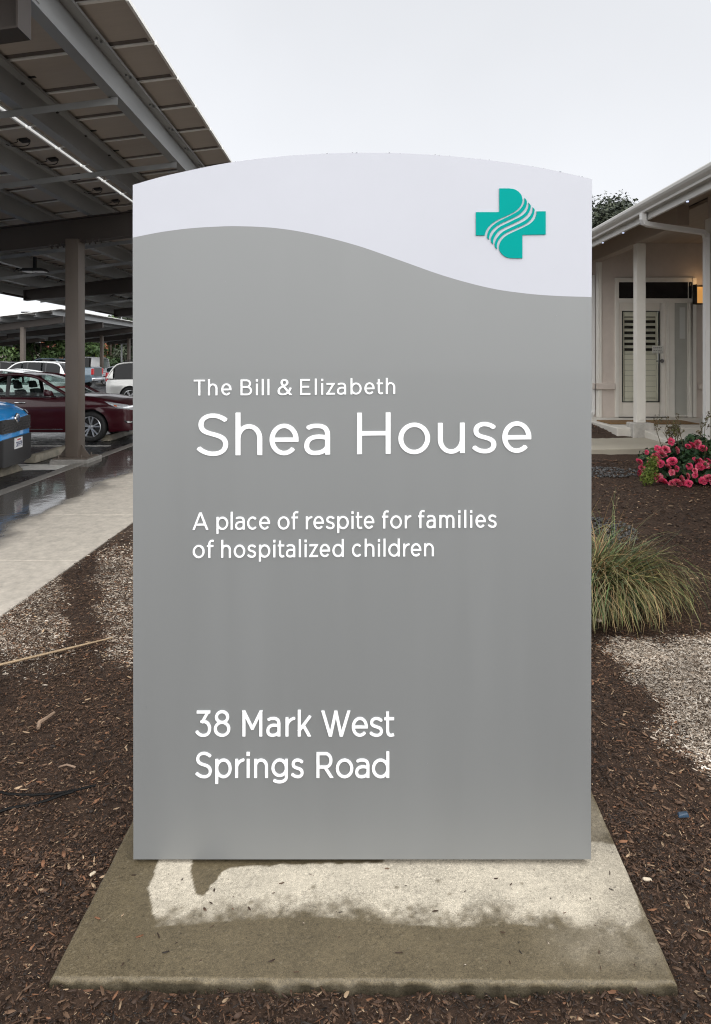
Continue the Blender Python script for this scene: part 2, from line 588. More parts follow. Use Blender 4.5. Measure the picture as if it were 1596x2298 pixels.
def seg_sd(px, py, poly):
    """signed distance (positive inside) to a polygon"""
    P = np.array(poly, dtype=float)
    d = np.full(px.shape, 1e9); ins = np.zeros(px.shape, dtype=bool)
    n = len(P)
    for i in range(n):
        a, b = P[i], P[(i + 1) % n]
        e = b - a
        t = np.clip(((px - a[0]) * e[0] + (py - a[1]) * e[1]) / (e @ e + 1e-12), 0, 1)
        d = np.minimum(d, np.hypot(px - a[0] - t * e[0], py - a[1] - t * e[1]))
        c = ((a[1] > py) != (b[1] > py)) & (px < (b[0] - a[0]) * (py - a[1]) / (b[1] - a[1] + 1e-12) + a[0])
        ins ^= c
    return np.where(ins, d, -d)

def build_pad():
    nu, nv = 300, 190
    u = np.linspace(0, 1, nu); v = np.linspace(0, 1, nv) ** 1.25
    U, Vv = np.meshgrid(u, v)
    q = np.array(SL)
    P = (q[0] * (1 - U)[..., None] + q[1] * U[..., None]) * (1 - Vv)[..., None] + (q[3] * (1 - U)[..., None] + q[2] * U[..., None]) * Vv[..., None]
    X, Y = P[..., 0], P[..., 1]
    n1 = fbm(X, Y, 5, 1.5); n2 = fbm(X, Y, 22, 4.5, 3); n3 = fbm(X, Y, 70, 9.0, 2)
    d_edge = np.minimum.reduce([U * 1.63, (1 - U) * 1.63, Vv * 1.1])
    
    Z = SLZ + n1 * 0.0012 + n3 * 0.0007
    Z = Z - 0.006 * np.clip(1 - d_edge / (0.007 + 0.004 * n2), 0, 1) ** 2
    # ragged front arris
    Y = Y - (0.003 * n2 + .004 * n1) * np.clip(1 - d_edge / 0.03, 0, 1)
    Z = Z - .005 * np.clip(n2 - .1, 0, 1) * np.clip(1 - d_edge / 0.02, 0, 1)
    px, py = px_of(X, Y, SLZ)
    dry = seg_sd(px + n2 * 5, py + n2 * 5, [(372, 1890), (345, 1965), (331, 1995), (340, 2025), (350, 2080), (440, 2074), (560, 2064), (700, 2058), (850, 2072), (1000, 2084), (1150, 2075), (1300, 2092), (1380, 2120), (1440, 2060), (1400, 1890)])
    pyl = np.interp(px, [330, 440, 560, 700, 850, 1000, 1150, 1300, 1400], [2085, 2072, 2062, 2056, 2068, 2082, 2074, 2088, 2110])
    soft = np.clip((pyl + 18 - py) / 84, 0, 1)              # lower edge fades and spots
    sharp = np.clip(dry / 3.0 + .5, 0, 1)
    n4 = fbm(X, Y, 40, 7.7, 2)
    spots = sstep(0, 1, soft + (n2 * .36 + n4 * .22 + n1 * .22) * np.clip(soft * (1 - soft) * 5, 0, 1))
    D = sharp * spots
    # single splash marks
    for _ in range(35):
        ax, ay = random.uniform(-.62, .72), random.uniform(1.98, 2.22); ar = random.uniform(.002, .009)
        D = D * (1 - .75 * np.clip(1.4 - np.hypot(X - ax, (Y - ay)) / ar, 0, 1))
    tongue = seg_sd(px + n2 * 4, py + n2 * 4, [(433, 1880), (431, 1960), (434, 1990), (441, 2008), (457, 2011), (468, 1998), (474, 1985), (488, 1972), (497, 1955), (520, 1946), (560, 1943), (640, 1939), (860, 1937), (865, 1880)])
    D = D * np.clip(.5 - tongue / 2.5, 0, 1)
    # right-hand third: half-dried greyish skin
    rgt = np.clip((px - 1180) / 280, 0, 1) * np.clip((2190 - py) / 60, 0, 1)
    D = np.maximum(D, rgt * (0.30 + .25 * n1 + .22 * n2).clip(0, .7))
    D = np.where(px > 1260, D * (1 - np.clip((px - 1260) / 420, 0, .55)), D)
    wet = np.array([.110, .088, .053]); dryc = np.array([.45, .405, .325])
    C = wet + (dryc - wet) * D[..., None]
    # aggregate: pale and dark grains
    gr = RNG.random(C.shape[:2])
    C = np.where((gr > .985)[..., None], C * 1.22 + .02, C)
    C = np.where((gr < .012)[..., None], C * .6, C)
    C = C * (1 + .08 * n1 + .07 * n2 + .10 * n3)[..., None]
    edge_pale = np.clip(1 - d_edge / .012, 0, 1)
    C = C * (1 + .08 * edge_pale[..., None])
    # the rim is slightly paler than the rest of the top
    V = np.stack([X, Y, Z], -1)
    nr, nc = X.shape
    i = np.arange(nr - 1)[:, None] * nc + np.arange(nc - 1)[None, :]
    Fc = [np.stack([i, i + 1, i + nc + 1, i + nc], -1).reshape(-1, 4)]
    VV = [V.reshape(-1, 3)]; CC = [C.reshape(-1, 3)]
    # skirts: front, left, right, back, with a rough broken face
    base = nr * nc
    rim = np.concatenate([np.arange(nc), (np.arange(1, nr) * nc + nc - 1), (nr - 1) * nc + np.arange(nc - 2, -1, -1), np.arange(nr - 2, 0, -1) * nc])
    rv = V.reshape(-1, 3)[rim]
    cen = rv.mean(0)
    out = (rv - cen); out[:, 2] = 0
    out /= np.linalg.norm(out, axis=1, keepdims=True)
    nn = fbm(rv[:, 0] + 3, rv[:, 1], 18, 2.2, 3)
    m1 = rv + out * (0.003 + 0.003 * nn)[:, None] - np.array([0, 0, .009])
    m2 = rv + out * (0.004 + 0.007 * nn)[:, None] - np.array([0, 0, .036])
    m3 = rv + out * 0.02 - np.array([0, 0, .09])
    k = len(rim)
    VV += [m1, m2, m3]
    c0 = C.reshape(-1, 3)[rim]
    skirt = np.array([.040, .033, .021])  # wet concrete, with shade from the mulch put into the colour
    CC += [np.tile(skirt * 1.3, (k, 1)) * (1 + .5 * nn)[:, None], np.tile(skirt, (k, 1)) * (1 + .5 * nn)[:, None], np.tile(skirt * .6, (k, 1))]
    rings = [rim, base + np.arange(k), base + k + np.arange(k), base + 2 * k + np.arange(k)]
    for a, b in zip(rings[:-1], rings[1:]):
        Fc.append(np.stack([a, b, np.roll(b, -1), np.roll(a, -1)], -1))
    m = bpy.data.materials.new('pad_concrete'); m.use_nodes = True
    t = m.node_tree; b = t.nodes['Principled BSDF']; L = t.links.new
    an = t.nodes.new('ShaderNodeAttribute'); an.attribute_name = 'tint'
    tq = t.nodes.new('ShaderNodeTexCoord')
    prev = an.outputs['Color']
    for sc_, lo, hi in ((420, .55, 1.5), (110, .84, 1.16), (9, .90, 1.10)):
        nq = t.nodes.new('ShaderNodeTexNoise'); nq.inputs['Scale'].default_value = sc_; nq.inputs['Detail'].default_value = 3
        L(tq.outputs['Object'], nq.inputs['Vector'])
        mq = t.nodes.new('ShaderNodeMapRange'); mq.inputs[1].default_value = .3; mq.inputs[2].default_value = .7; mq.inputs[3].default_value = lo; mq.inputs[4].default_value = hi
        L(nq.outputs[0], mq.inputs[0])
        vq = t.nodes.new('ShaderNodeVectorMath'); vq.operation = 'SCALE'
        L(prev, vq.inputs[0]); L(mq.outputs[0], vq.inputs['Scale']); prev = vq.outputs[0]
    L(prev, b.inputs['Base Color'])
    r = t.nodes.new('ShaderNodeMapRange'); r.inputs[1].default_value = .15; r.inputs[2].default_value = .4
    r.inputs[3].default_value = .42; r.inputs[4].default_value = .85
    L(an.outputs['Fac'], r.inputs[0]); L(r.outputs[0], b.inputs['Roughness'])
    tcn = t.nodes.new('ShaderNodeTexCoord')
    n2_ = t.nodes.new('ShaderNodeTexNoise'); n2_.inputs['Scale'].default_value = 130; n2_.inputs['Detail'].default_value = 4
    L(tcn.outputs['Object'], n2_.inputs['Vector'])
    bp = t.nodes.new('ShaderNodeBump'); bp.inputs['Strength'].default_value = .35; bp.inputs['Distance'].default_value = .004
    L(n2_.outputs[0], bp.inputs['Height']); L(bp.outputs[0], b.inputs['Normal'])
    b.inputs['Specular IOR Level'].default_value = .35
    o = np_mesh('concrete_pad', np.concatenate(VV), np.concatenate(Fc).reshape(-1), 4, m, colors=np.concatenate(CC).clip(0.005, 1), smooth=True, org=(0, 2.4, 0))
    tag(o, 'low concrete slab under the sign, wet brown with a pale dry band', 'concrete slab')
build_pad()
# a few crumbs of bark washed onto the pad
_n = 150
_cx = RNG.uniform(-.78, .80, _n); _cy = RNG.uniform(1.88, 2.27, _n)
chip_mesh('bark_crumbs', _cx, _cy, 0.003 + 0.016 * RNG.random(_n) ** 4, zfn=lambda x, y: np.full_like(x, SLZ), flat=0.15, dry=np.full(_n, .06))

# ------------------------------------------------------------------ the monument sign
DS = 2.29                      # distance of the sign face
TA = math.tan(R(0.45))         # very slightly turned, right side nearer
SORG = (0.0, DS + 0.12, SLZ)
def sp(px, py, proud=0.0):
    """photo point -> point on the sign face (proud metres in front of it)"""
    u, w = (px - VX) / F, (VY - py) / F
    t = DS / (1 + u * TA)
    return (u * t, t - proud, CZ + w * t)
def spo(x, z, t):              # loops_prism callback: x, z are photo pixels, t metres in front of the face
    return sp(x, z, t)

def catmull(pts, n=10):
    P = [Vector((*p, 0)) if len(p) == 2 else Vector(p) for p in pts]
    P = [P[0] * 2 - P[1]] + P + [P[-1] * 2 - P[-2]]
    out = []
    for i in range(1, len(P) - 2):
        a, b, c, d = P[i - 1:i + 3]
        for j in range(n):
            s = j / n
            out.append(0.5 * ((2 * b) + (c - a) * s + (2 * a - 5 * b + 4 * c - d) * s * s + (3 * b - a - 3 * c + d) * s ** 3))
    out.append(P[-2])
    return [(p.x, p.y) for p in out]

sign = empty('monument_sign', SORG)
tag(sign, 'tall grey and white metal monument sign with a curved top', 'sign')
TOP = catmull([(298, 415), (350, 400), (400, 388), (500, 367.5), (600, 354), (700, 346), (800, 343), (900, 344), (1000, 349.5), (1100, 359.5), (1200, 374), (1265, 387), (1329, 402)], 6)
WAVE = catmull([(298, 533), (360, 521), (420, 513), (480, 508.8), (540, 507.6), (620, 512), (700, 525), (800, 550.5), (900, 585), (1000, 620), (1100, 646.5), (1180, 658.5), (1250, 664), (1328, 666.5)], 6)
M_GREY = mat('grey_metallic_paint', (0.203, 0.210, 0.211), rough=0.46, metal=0.25, var=0.016, vscale=1.6, bump=0.02, bscale=350, coat=0.12, stretch=(5, 1, .45), rvar=.05, detail=7)
M_WHITE = mat('white_sign_paint', (0.455, 0.467, 0.515), rough=0.4, var=0.03, vscale=2.2, bump=0.015, bscale=300)
M_SIDE = mat('sign_return_paint', (0.24, 0.245, 0.25), rough=0.45, var=0.03, vscale=3)
b = MB()
out = list(TOP) + [(1326.5, 1929.5), (299.5, 1929.5)]
b.loops_prism([out], spo, -0.24, -0.004)
bevel(b.build('body', M_SIDE, sign, SORG), 0.004, 2)
# face skins, butted along the wave line
b = MB(); b.loops_prism([[(x + (.3 if i == 0 else 0), y) for i, (x, y) in enumerate(TOP)] + WAVE[::-1]], spo, -0.004, 0.0)
b.build('white_face', M_WHITE, sign, SORG)
b = MB(); b.loops_prism([WAVE + [(1326.5, 1928.5), (299.5, 1928.5)]], spo, -0.004, 0.0)
b.build('grey_face', M_GREY, sign, SORG)
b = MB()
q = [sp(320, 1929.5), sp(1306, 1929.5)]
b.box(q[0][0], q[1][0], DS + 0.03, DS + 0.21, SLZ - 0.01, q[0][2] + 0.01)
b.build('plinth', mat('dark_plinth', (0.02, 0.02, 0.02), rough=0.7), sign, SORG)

# --- emblem: teal cross cut by four white ribbons (traced, 6.138 crop px per photo px)
def em(pts):
    return [((1370 + x / 6.1385) * .76583, (530 + y / 6.14) * .76583) for x, y in pts]
M_TEAL = mat('teal_acrylic', (0.0, 0.285, 0.258), rough=0.5, var=0.02, vscale=5, spec=.04)
def arcq(cx, cy, rx, ry, a0, a1, n=14):
    return [(cx + rx * math.cos(R(a0 + (a1 - a0) * i / n)), cy - ry * math.sin(R(a0 + (a1 - a0) * i / n))) for i in range(n + 1)]
upper_edge = catmull([(988, 345), (975, 410), (935, 480), (850, 555), (720, 622), (560, 695), (455, 757), (380, 828), (330, 905), (306, 985)], 6)
s1u = catmull([(1026, 312), (1022, 380), (985, 465), (900, 552), (780, 622), (640, 690), (520, 755), (430, 830), (375, 910), (352, 1000), (360, 1035), (384, 1058)], 6)
s1l = catmull([(384, 1058), (392, 990), (425, 915), (500, 835), (610, 765), (760, 695), (900, 625), (1000, 545), (1050, 465), (1065, 385), (1052, 345), (1026, 312)], 6)
s2u = catmull([(1095, 395), (1095, 465), (1050, 560), (960, 640), (820, 712), (680, 780), (570, 838), (480, 925), (430, 1010), (420, 1075), (432, 1110), (459, 1142)], 6)
s2l = catmull([(459, 1142), (462, 1070), (500, 985), (570, 900), (680, 835), (820, 770), (960, 700), (1070, 615), (1120, 530), (1135, 465), (1125, 430), (1095, 395)], 6)
s3u = catmull([(1172, 478), (1165, 560), (1110, 650), (1010, 730), (870, 800), (720, 872), (620, 930), (530, 1030), (490, 1125), (492, 1175), (505, 1205), (530, 1230)], 6)
s3l = catmull([(530, 1230), (528, 1150), (555, 1075), (625, 990), (700, 935), (850, 865), (1000, 800), (1100, 735), (1170, 650), (1200, 560), (1203, 520), (1172, 478)], 6)
lower_edge = catmull([(1240, 560), (1235, 620), (1195, 705), (1120, 775), (1000, 840), (860, 905), (740, 962), (650, 1025), (590, 1105), (565, 1190)], 6)
b = MB()
b.loops_prism([em([(570, 140), (740, 140)] + catmull([(740, 140), (830, 152), (910, 195), (965, 260), (988, 345)], 6)[1:] + upper_edge[1:] + [(150, 985), (150, 566), (570, 566)])], spo, -0.001, 0.004)
for su, sl in ((s1u, s1l), (s2u, s2l), (s3u, s3l)):
    b.loops_prism([em(su[:-1] + sl[:-1])], spo, -0.001, 0.004)
b.loops_prism([em([(1240, 552), (1403, 552), (1403, 968), (985, 975), (985, 1395), (820, 1395)] + catmull([(820, 1395), (720, 1382), (635, 1335), (580, 1265), (565, 1190)], 6)[1:] + lower_edge[::-1][1:])], spo, -0.001, 0.004)
b.build('cross_emblem', M_TEAL, sign, SORG)

# --- lettering: a monoline sans built from stroke skeletons
XH, ASC, DESC, OV = 0.735, 1.03, -0.235, 0.012
def bz(p0, p1, p2, p3, n=10):
    return [tuple(((1 - t) ** 3 * p0[k] + 3 * (1 - t) ** 2 * t * p1[k] + 3 * (1 - t) * t * t * p2[k] + t ** 3 * p3[k]) for k in (0, 1)) for t in [i / n for i in range(n + 1)]]
def path(*segs):
    out = []
    for s_ in segs:
        out += s_ if not out else s_[1:]
    return out
def ell(cx, cy, rx, ry, a0, a1, n=28):
    return [(cx + rx * math.cos(R(a0 + (a1 - a0) * i / n)), cy + ry * math.sin(R(a0 + (a1 - a0) * i / n))) for i in range(n + 1)]

def glyph(ch, w, v, X):
    """-> strokes, advance box width, clip (y0, y1); w, v half stroke across and up"""
    h = w
    cl = (-9, 9)
    if ch in 'nhm':
        W = (1.02 if ch == 'm' else .645) * X
        top = ASC if ch == 'h' else XH
        st = [[(h, 0), (h, top)]]
        xs = [(h, W - h)] if ch != 'm' else [(h, W / 2), (W / 2, W - h)]
        for a, b_ in xs:
            cx, rx = (a + b_) / 2, (b_ - a) / 2
            ry = min(.32, rx * 1.12); yc = XH + OV - v - ry
            st.append([(b_, 0), (b_, yc * .5)] + ell(cx, yc, rx, ry, 0, 180, 24))
    elif ch == 'r':
        W = .40 * X
        st = [[(h, 0), (h, XH)], [(h, .30)] + ell(W + .02, XH - .33 - v + .015, W + .02 - h, .33, 180, 93, 16)]
    elif ch == 'u':
        W = .65 * X
        rx = W / 2 - h; ry = min(.32, rx * 1.12); yc = -OV + v + ry
        st = [[(W - h, 0), (W - h, XH)], [(h, XH), (h, yc * 1.3)] + ell(W / 2, yc, rx, ry, 180, 360, 24)]
    elif ch == 'o':
        W = .765 * X
        st = [ell(W / 2, XH / 2, W / 2 - h, XH / 2 + OV - v, 0, 360, 48)]
    elif ch == 'e':
        W = .70 * X
        cy = XH / 2
        st = [[(W - h, cy - v * 1.0)] + ell(W / 2, cy + .005, W / 2 - h, XH / 2 + OV - v, 0, 318, 44), [(h, cy), (W - h, cy)]]
    elif ch == 'c':
        W = .66 * X
        st = [ell(W * .53, XH / 2, W * .53 - h, XH / 2 + OV - v, 46, 314, 36)]
    elif ch in 'bpdgq':
        W = .76 * X
        st = [ell(W / 2, XH / 2, W / 2 - h, XH / 2 + OV - v, 0, 360, 48)]
        if ch == 'b': st.append([(h, 0), (h, ASC)])
        if ch == 'd': st.append([(W - h, 0), (W - h, ASC)])
        if ch == 'p': st.append([(h, DESC), (h, XH)])
        if ch == 'g':
            st[0] = ell(W / 2, XH / 2 + .025, W / 2 - h, XH / 2 + OV - v - .022, 0, 360, 48)
            st.append([(W - h, XH), (W - h, .06)] + ell(W * .48, .02, W * .52 - h, .235 - v, 0, -138, 24))
    elif ch == 'a':
        W = .625 * X
        st = [path(bz((.085 * X, .645), (.18 * X, .70), (.24 * X, XH + OV - v), (.31 * X, XH + OV - v)), bz((.31 * X, XH + OV - v), (.47 * X, XH + OV - v), (W - h, .64), (W - h, .47)), [(W - h, .47), (W - h, 0)]),
              path(bz((W - h, .395), (.50 * X, .425), (.43 * X, .435), (.355 * X, .435)), bz((.355 * X, .435), (.17 * X, .435), (h, .36), (h, .215)), bz((h, .215), (h, .10), (.14 * X, v - OV), (.265 * X, v - OV)), bz((.265 * X, v - OV), (.42 * X, v - OV), (W - h, .12), (W - h, .235)))]
    elif ch == 'i':
        W = 2 * h * 1.12
        st = [[(W / 2, 0), (W / 2, XH)], [(W / 2, .865), (W / 2, 1.01)], [(W / 2 + h * .12, .865), (W / 2 + h * .12, 1.01)], [(W / 2 - h * .12, .865), (W / 2 - h * .12, 1.01)]]
    elif ch == 'l':
        W = 2 * h
        st = [[(h, 0), (h, ASC)]]
    elif ch == 't':
        W = .43 * X
        x = .145 * X
        st = [[(0, XH - v), (W, XH - v)], path([(x, .96), (x, .25)], bz((x, .25), (x, .07), (.23 * X, v - .012), (.30 * X, v - .012)), [(.30 * X, v - .012), (W - .005, v + .015)])]
    elif ch == 'f':
        W = .44 * X
        x = .155 * X
        st = [[(0, XH - v), (W - .02, XH - v)], path([(x, 0), (x, .80)], bz((x, .80), (x, .94), (.23 * X, 1.04 - v), (.32 * X, 1.04 - v)), [(.32 * X, 1.04 - v), (W, 1.025 - v)])]
    elif ch in 'sS':
        W = .575 * X if ch == 's' else .757 * X
        base = path(bz((.70, .835), (.605, .91), (.50, .95), (.39, .95)), bz((.39, .95), (.225, .95), (.114, .86), (.114, .735)), bz((.114, .735), (.114, .58), (.25, .545), (.40, .505)),
                    bz((.40, .505), (.56, .463), (.695, .415), (.695, .265)), bz((.695, .265), (.695, .13), (.58, .042), (.41, .042)), bz((.41, .042), (.27, .042), (.15, .09), (.052, .185)))
        top = (XH if ch == 's' else 1.0) + OV - v; bot = -OV + v
        st = [[(h * .6 + (x - .052) / (.697 - .052) * (W - 1.6 * h), bot + (y_ - .042) / .908 * (top - bot)) for x, y_ in base]]
    elif ch == 'z':
        W = .60 * X
        st = [[(.02, XH - v), (W - .015, XH - v)], [(0, v), (W, v)], [(-.03 + w * .9, -.05), (W - w * .9 + .03, XH + .05)]]
        cl = (0, XH)
    elif ch == 'k':
        W = .59 * X
        st = [[(h, 0), (h, ASC)], [(h * .6, .20), (W - w * 1.4 + .05, XH + .06)], [(.255 * X, .42), (W - w * 1.1 + .03, -.05)]]
        cl = (0, ASC)
    elif ch == 'A':
        W = .93 * X
        a = w * 1.12
        st = [[(a - .025, -.06), (W / 2 + .0, 1.02)], [(W - a + .025, -.06), (W / 2, 1.02)], [(W * .2, .305), (W * .8, .305)]]
        cl = (0, 1.0)
    elif ch == 'B':
        W = .76 * X
        st = [[(h, 0), (h, 1)], path([(h, 1 - v), (.40 * X, 1 - v)], ell(.40 * X, .76 - v / 2, .69 * X - .40 * X - h, .24 - v / 2, 90, -90, 18), [(.40 * X, .52), (h, .52)]),
              path([(h, .52), (.44 * X, .52)], ell(.44 * X, .26 + v / 2, W - .44 * X - h, .26 - v / 2, 90, -90, 18), [(.44 * X, v), (h, v)])]
    elif ch == 'E':
        W = .70 * X
        st = [[(h, 0), (h, 1)], [(0, 1 - v), (W - .02, 1 - v)], [(0, v), (W, v)], [(0, .515), (W - .08, .515)]]
    elif ch == 'H':
        W = .81 * X
        st = [[(h, 0), (h, 1)], [(W - h, 0), (W - h, 1)], [(0, .50), (W, .50)]]
    elif ch == 'T':
        W = .77 * X
        st = [[(W / 2, 0), (W / 2, 1)], [(0, 1 - v), (W, 1 - v)]]
    elif ch == 'M':
        W = .88 * X
        st = [[(h, 0), (h, 1)], [(W - h, 0), (W - h, 1)], [(h * .95 - .04, 1.06), (W / 2 + .015, .27)], [(W - h * .95 + .04, 1.06), (W / 2 - .015, .27)]]
        cl = (0, 1)
    elif ch == 'W':
        W = 1.27 * X
        p = [(w * 1.1, 1), (.315 * W, 0), (W / 2, 1), (.685 * W, 0), (W - w * 1.1, 1)]
        st = []
        for a, b_ in zip(p[:-1], p[1:]):
            dx, dy = (b_[0] - a[0]) * .06, (b_[1] - a[1]) * .06
            st.append([(a[0] - dx, a[1] - dy), (b_[0] + dx, b_[1] + dy)])
        cl = (0, 1)
    elif ch == 'R':
        W = .74 * X
        yb = .42
        st = [[(h, 0), (h, 1)], path([(h, 1 - v), (.40 * X, 1 - v)], ell(.40 * X, (1 - v + yb) / 2, .70 * X - .40 * X - h, (1 - v - yb) / 2, 90, -90, 20), [(.40 * X, yb), (h, yb)]), [(.355 * X, .44), (W - w * 1.15 + .03, -.04)]]
        cl = (0, 1)
    elif ch == '3':
        W = .66 * X
        st = [[(.045, 1 - v), (W - .03, 1 - v)], [(W - .085, 1.02), (.265 * X, .53)],
              path(bz((.24 * X, .575), (.31 * X, .59), (.30 * X, .59), (.34 * X, .585)), bz((.34 * X, .585), (.50 * X, .57), (W - h, .46), (W - h, .31)), bz((W - h, .31), (W - h, .13), (.50 * X, v - OV), (.32 * X, v - OV)), bz((.32 * X, v - OV), (.20 * X, v - OV), (.10 * X, .10), (.05 * X, .20)))]
        cl = (-1, 1)
    elif ch == '8':
        W = .70 * X
        ry1 = (1 + OV - v - .545) / 2; ry2 = (.545 + OV - v) / 2
        st = [ell(W / 2, 1 + OV - v - ry1, W / 2 - h - .045, ry1, 0, 360, 40), ell(W / 2, v - OV + ry2, W / 2 - h, ry2, 0, 360, 44)]
    elif ch == '&':
        W = .86 * X
        st = [path([(W - .02, -.02), (.36 * X, .58)], bz((.36 * X, .58), (.20 * X, .74), (.22 * X, 1 + OV - v), (.42 * X, 1 + OV - v)), bz((.42 * X, 1 + OV - v), (.60 * X, 1 + OV - v), (.68 * X, .76), (.50 * X, .64)),
                   bz((.50 * X, .64), (.36 * X, .56), (h, .48), (h, .255)), bz((h, .255), (h, .09), (.20 * X, v - OV), (.34 * X, v - OV)), bz((.34 * X, v - OV), (.55 * X, v - OV), (.72 * X, .20), (.81 * X, .47)))]
        cl = (0, 2)
    return st, W, cl

def sd_strokes(gx_, gy_, st, w, v, cl):
    k = w / v                                # squash: horizontal strokes are thinner
    D = np.full(gx_.shape, 9.0)
    for s_ in st:
        P = np.array(s_, dtype=float); P[:, 1] *= k
        closed = np.hypot(*(P[0] - P[-1])) < 1e-6
        n = len(P) - 1
        for i in range(n):
            a, b_ = P[i], P[i + 1]
            e = b_ - a; l = math.hypot(*e)
            if l < 1e-9: continue
            e = e / l
            dx, dy = gx_ - a[0], gy_ * k - a[1]
            t = dx * e[0] + dy * e[1]; q_ = np.abs(-dx * e[1] + dy * e[0])
            tc_ = np.clip(t, 0, l)
            d = np.hypot(t - tc_, q_) - w
            if not closed and i == 0:
                d = np.where(t < 0, np.maximum(q_ - w, -t), d)
            if not closed and i == n - 1:
                d = np.where(t > l, np.maximum(q_ - w, t - l), d)
            # flat ends also inside the stroke
            if not closed and i == 0: d = np.where(t >= 0, np.maximum(d, -t), d)
            if not closed and i == n - 1: d = np.where(t <= l, np.maximum(d, t - l), d)
            D = np.minimum(D, d)
    D = np.maximum(D, np.maximum(cl[0] - gy_, gy_ - cl[1]) * k)
    return D

def contours(D, x0, y0, c):
    """marching squares at 0 -> closed loops"""
    ny, nx = D.shape
    inside = D < 0
    nxt = {}
    def ex(i, j):  # point on the edge between (i,j)-(i,j+1)
        a, b_ = D[i, j], D[i, j + 1]; t = a / (a - b_)
        return ('h', i, j), (x0 + (j + t) * c, y0 + i * c)
    def ey(i, j):
        a, b_ = D[i, j], D[i + 1, j]; t = a / (a - b_)
        return ('v', i, j), (x0 + j * c, y0 + (i + t) * c)
    pts = {}
    code = inside[:-1, :-1] * 1 + inside[:-1, 1:] * 2 + inside[1:, 1:] * 4 + inside[1:, :-1] * 8
    tab = {1: [('l', 'b')], 2: [('b', 'r')], 3: [('l', 'r')], 4: [('r', 't')], 5: [('l', 't'), ('r', 'b')], 6: [('b', 't')], 7: [('l', 't')],
           8: [('t', 'l')], 9: [('t', 'b')], 10: [('b', 'l'), ('t', 'r')], 11: [('t', 'r')], 12: [('r', 'l')], 13: [('r', 'b')], 14: [('b', 'l')]}
    for i, j in zip(*np.nonzero((code > 0) & (code < 15))):
        for a, b_ in tab[int(code[i, j])]:
            ks = []
            for s_ in (a, b_):
                kk, p = {'b': lambda: ex(i, j), 't': lambda: ex(i + 1, j), 'l': lambda: ey(i, j), 'r': lambda: ey(i, j + 1)}[s_]()
                pts[kk] = p; ks.append(kk)
            nxt[ks[0]] = ks[1]
    loops = []
    while nxt:
        s_ = next(iter(nxt)); l = []; k_ = s_
        while k_ in nxt:
            l.append(pts[k_]); k_ = nxt.pop(k_)
        if len(l) > 6: loops.append(l)
    return loops

def rdp(P, tol):
    P = np.array(P)
    n = len(P)
    far = int(np.argmax(np.hypot(*(P - P[0]).T)))
    keep = np.zeros(n + 1, dtype=bool); Q = np.vstack([P, P[:1]])
    keep[[0, far, n]] = True
    stack = [(0, far), (far, n)]
    while stack:
        a, b_ = stack.pop()
        if b_ - a < 2: continue
        e = Q[b_] - Q[a]; l = math.hypot(*e)
        d = np.abs((Q[a + 1:b_] - Q[a]) @ np.array([-e[1], e[0]])) / l if l > 1e-9 else np.hypot(*(Q[a + 1:b_] - Q[a]).T)
        m = int(np.argmax(d))
        if d[m] > tol:
            keep[a + 1 + m] = True; stack += [(a, a + 1 + m), (a + 1 + m, b_)]
    return [tuple(p) for p, k_ in zip(Q[:-1], keep[:-1]) if k_]

GC = {}
def glyph_loops(ch, w, v, X):
    key = (ch, round(w, 4), round(X, 4))
    if key not in GC:
        st, W, cl = glyph(ch, w, v, X)
        c = w / 5.5
        x0, y0 = -.12, -.42
        nx, ny = int((W + .24) / c) + 2, int(1.62 / c) + 2
        gx_, gy_ = np.meshgrid(x0 + np.arange(nx) * c, y0 + np.arange(ny) * c)
        D = sd_strokes(gx_, gy_, st, w, v, cl)
        D = np.where(np.abs(D) < 1e-6, 1e-6, D)
        GC[key] = ([rdp(l, .0022) for l in contours(D, x0, y0, c)], W)
    return GC[key]

M_LET = mat('white_lettering', (0.86, 0.87, 0.88), rough=0.32)
def word(bm_, text, x0, x1, y0, y1, cap, sw, X, hr=0.86):
    """text from photo x0 to x1, baseline running from y0 to y1, cap height in photo pixels, sw stroke/cap"""
    w, v = sw / 2, sw / 2 * hr
    gl = [glyph_loops(c, w, v, X) for c in text]
    nat = sum(W for _, W in gl)
    # side bearings: round sides closer than straight ones
    rnd = set('oecsSa3&')
    def sb(c, right):
        if c in 'oc3&8': return .62
        if c == 'e': return .62
        if c in 'sS': return .62
        if c == 'b': return .62 if right else 1.0
        if c == 'p': return .62 if right else 1.0
        if c in 'dgq': return 1.0 if right else .62
        if c in 'a': return 1.0 if right else .62
        if c in 'AWTtfkzr': return .30 if not (c in 'kr' and not right) else 1.0
        return 1.0
    gaps = [(sb(a, True) + sb(b_, False)) / 2 for a, b_ in zip(text[:-1], text[1:])]
    total = (x1 - x0) / cap
    unit = (total - nat) / sum(gaps) if gaps else 0
    sx = 1.0
    if not gaps: sx = total / nat
    x = 0.0
    for i, (loops, W) in enumerate(gl):
        if not gaps: pass
        conv = []
        for l in loops:
            conv.append([(x0 + (x + px_ * sx) * cap, (y0 + (y1 - y0) * ((x + px_ * sx) * cap / (x1 - x0))) - py_ * cap) for px_, py_ in l])
        # group outers with their holes by orientation
        def area(l): return sum(a[0] * b_[1] - b_[0] * a[1] for a, b_ in zip(l, l[1:] + l[:1])) / 2
        conv.sort(key=lambda l: -abs(area(l)))
        groups = []
        for l in conv:
            for g_ in groups:
                o_ = g_[0]
                if seg_sd(np.array([l[0][0]]), np.array([l[0][1]]), o_)[0] > 0:
                    g_.append(l); break
            else:
                groups.append([l])
        for g_ in groups:
            bm_.loops_prism(g_, spo, -0.001, LT)
        if i < len(gaps): x += W + unit * gaps[i]
LT = 0.0035
K = .76583
def C2(x, y): return ((550 + x / 2.5333) * K, (1090 + y / 2.5346) * K)
def C3(x, y): return ((1030 + x / 2.9018) * K, (1190 + y / 2.9) * K)
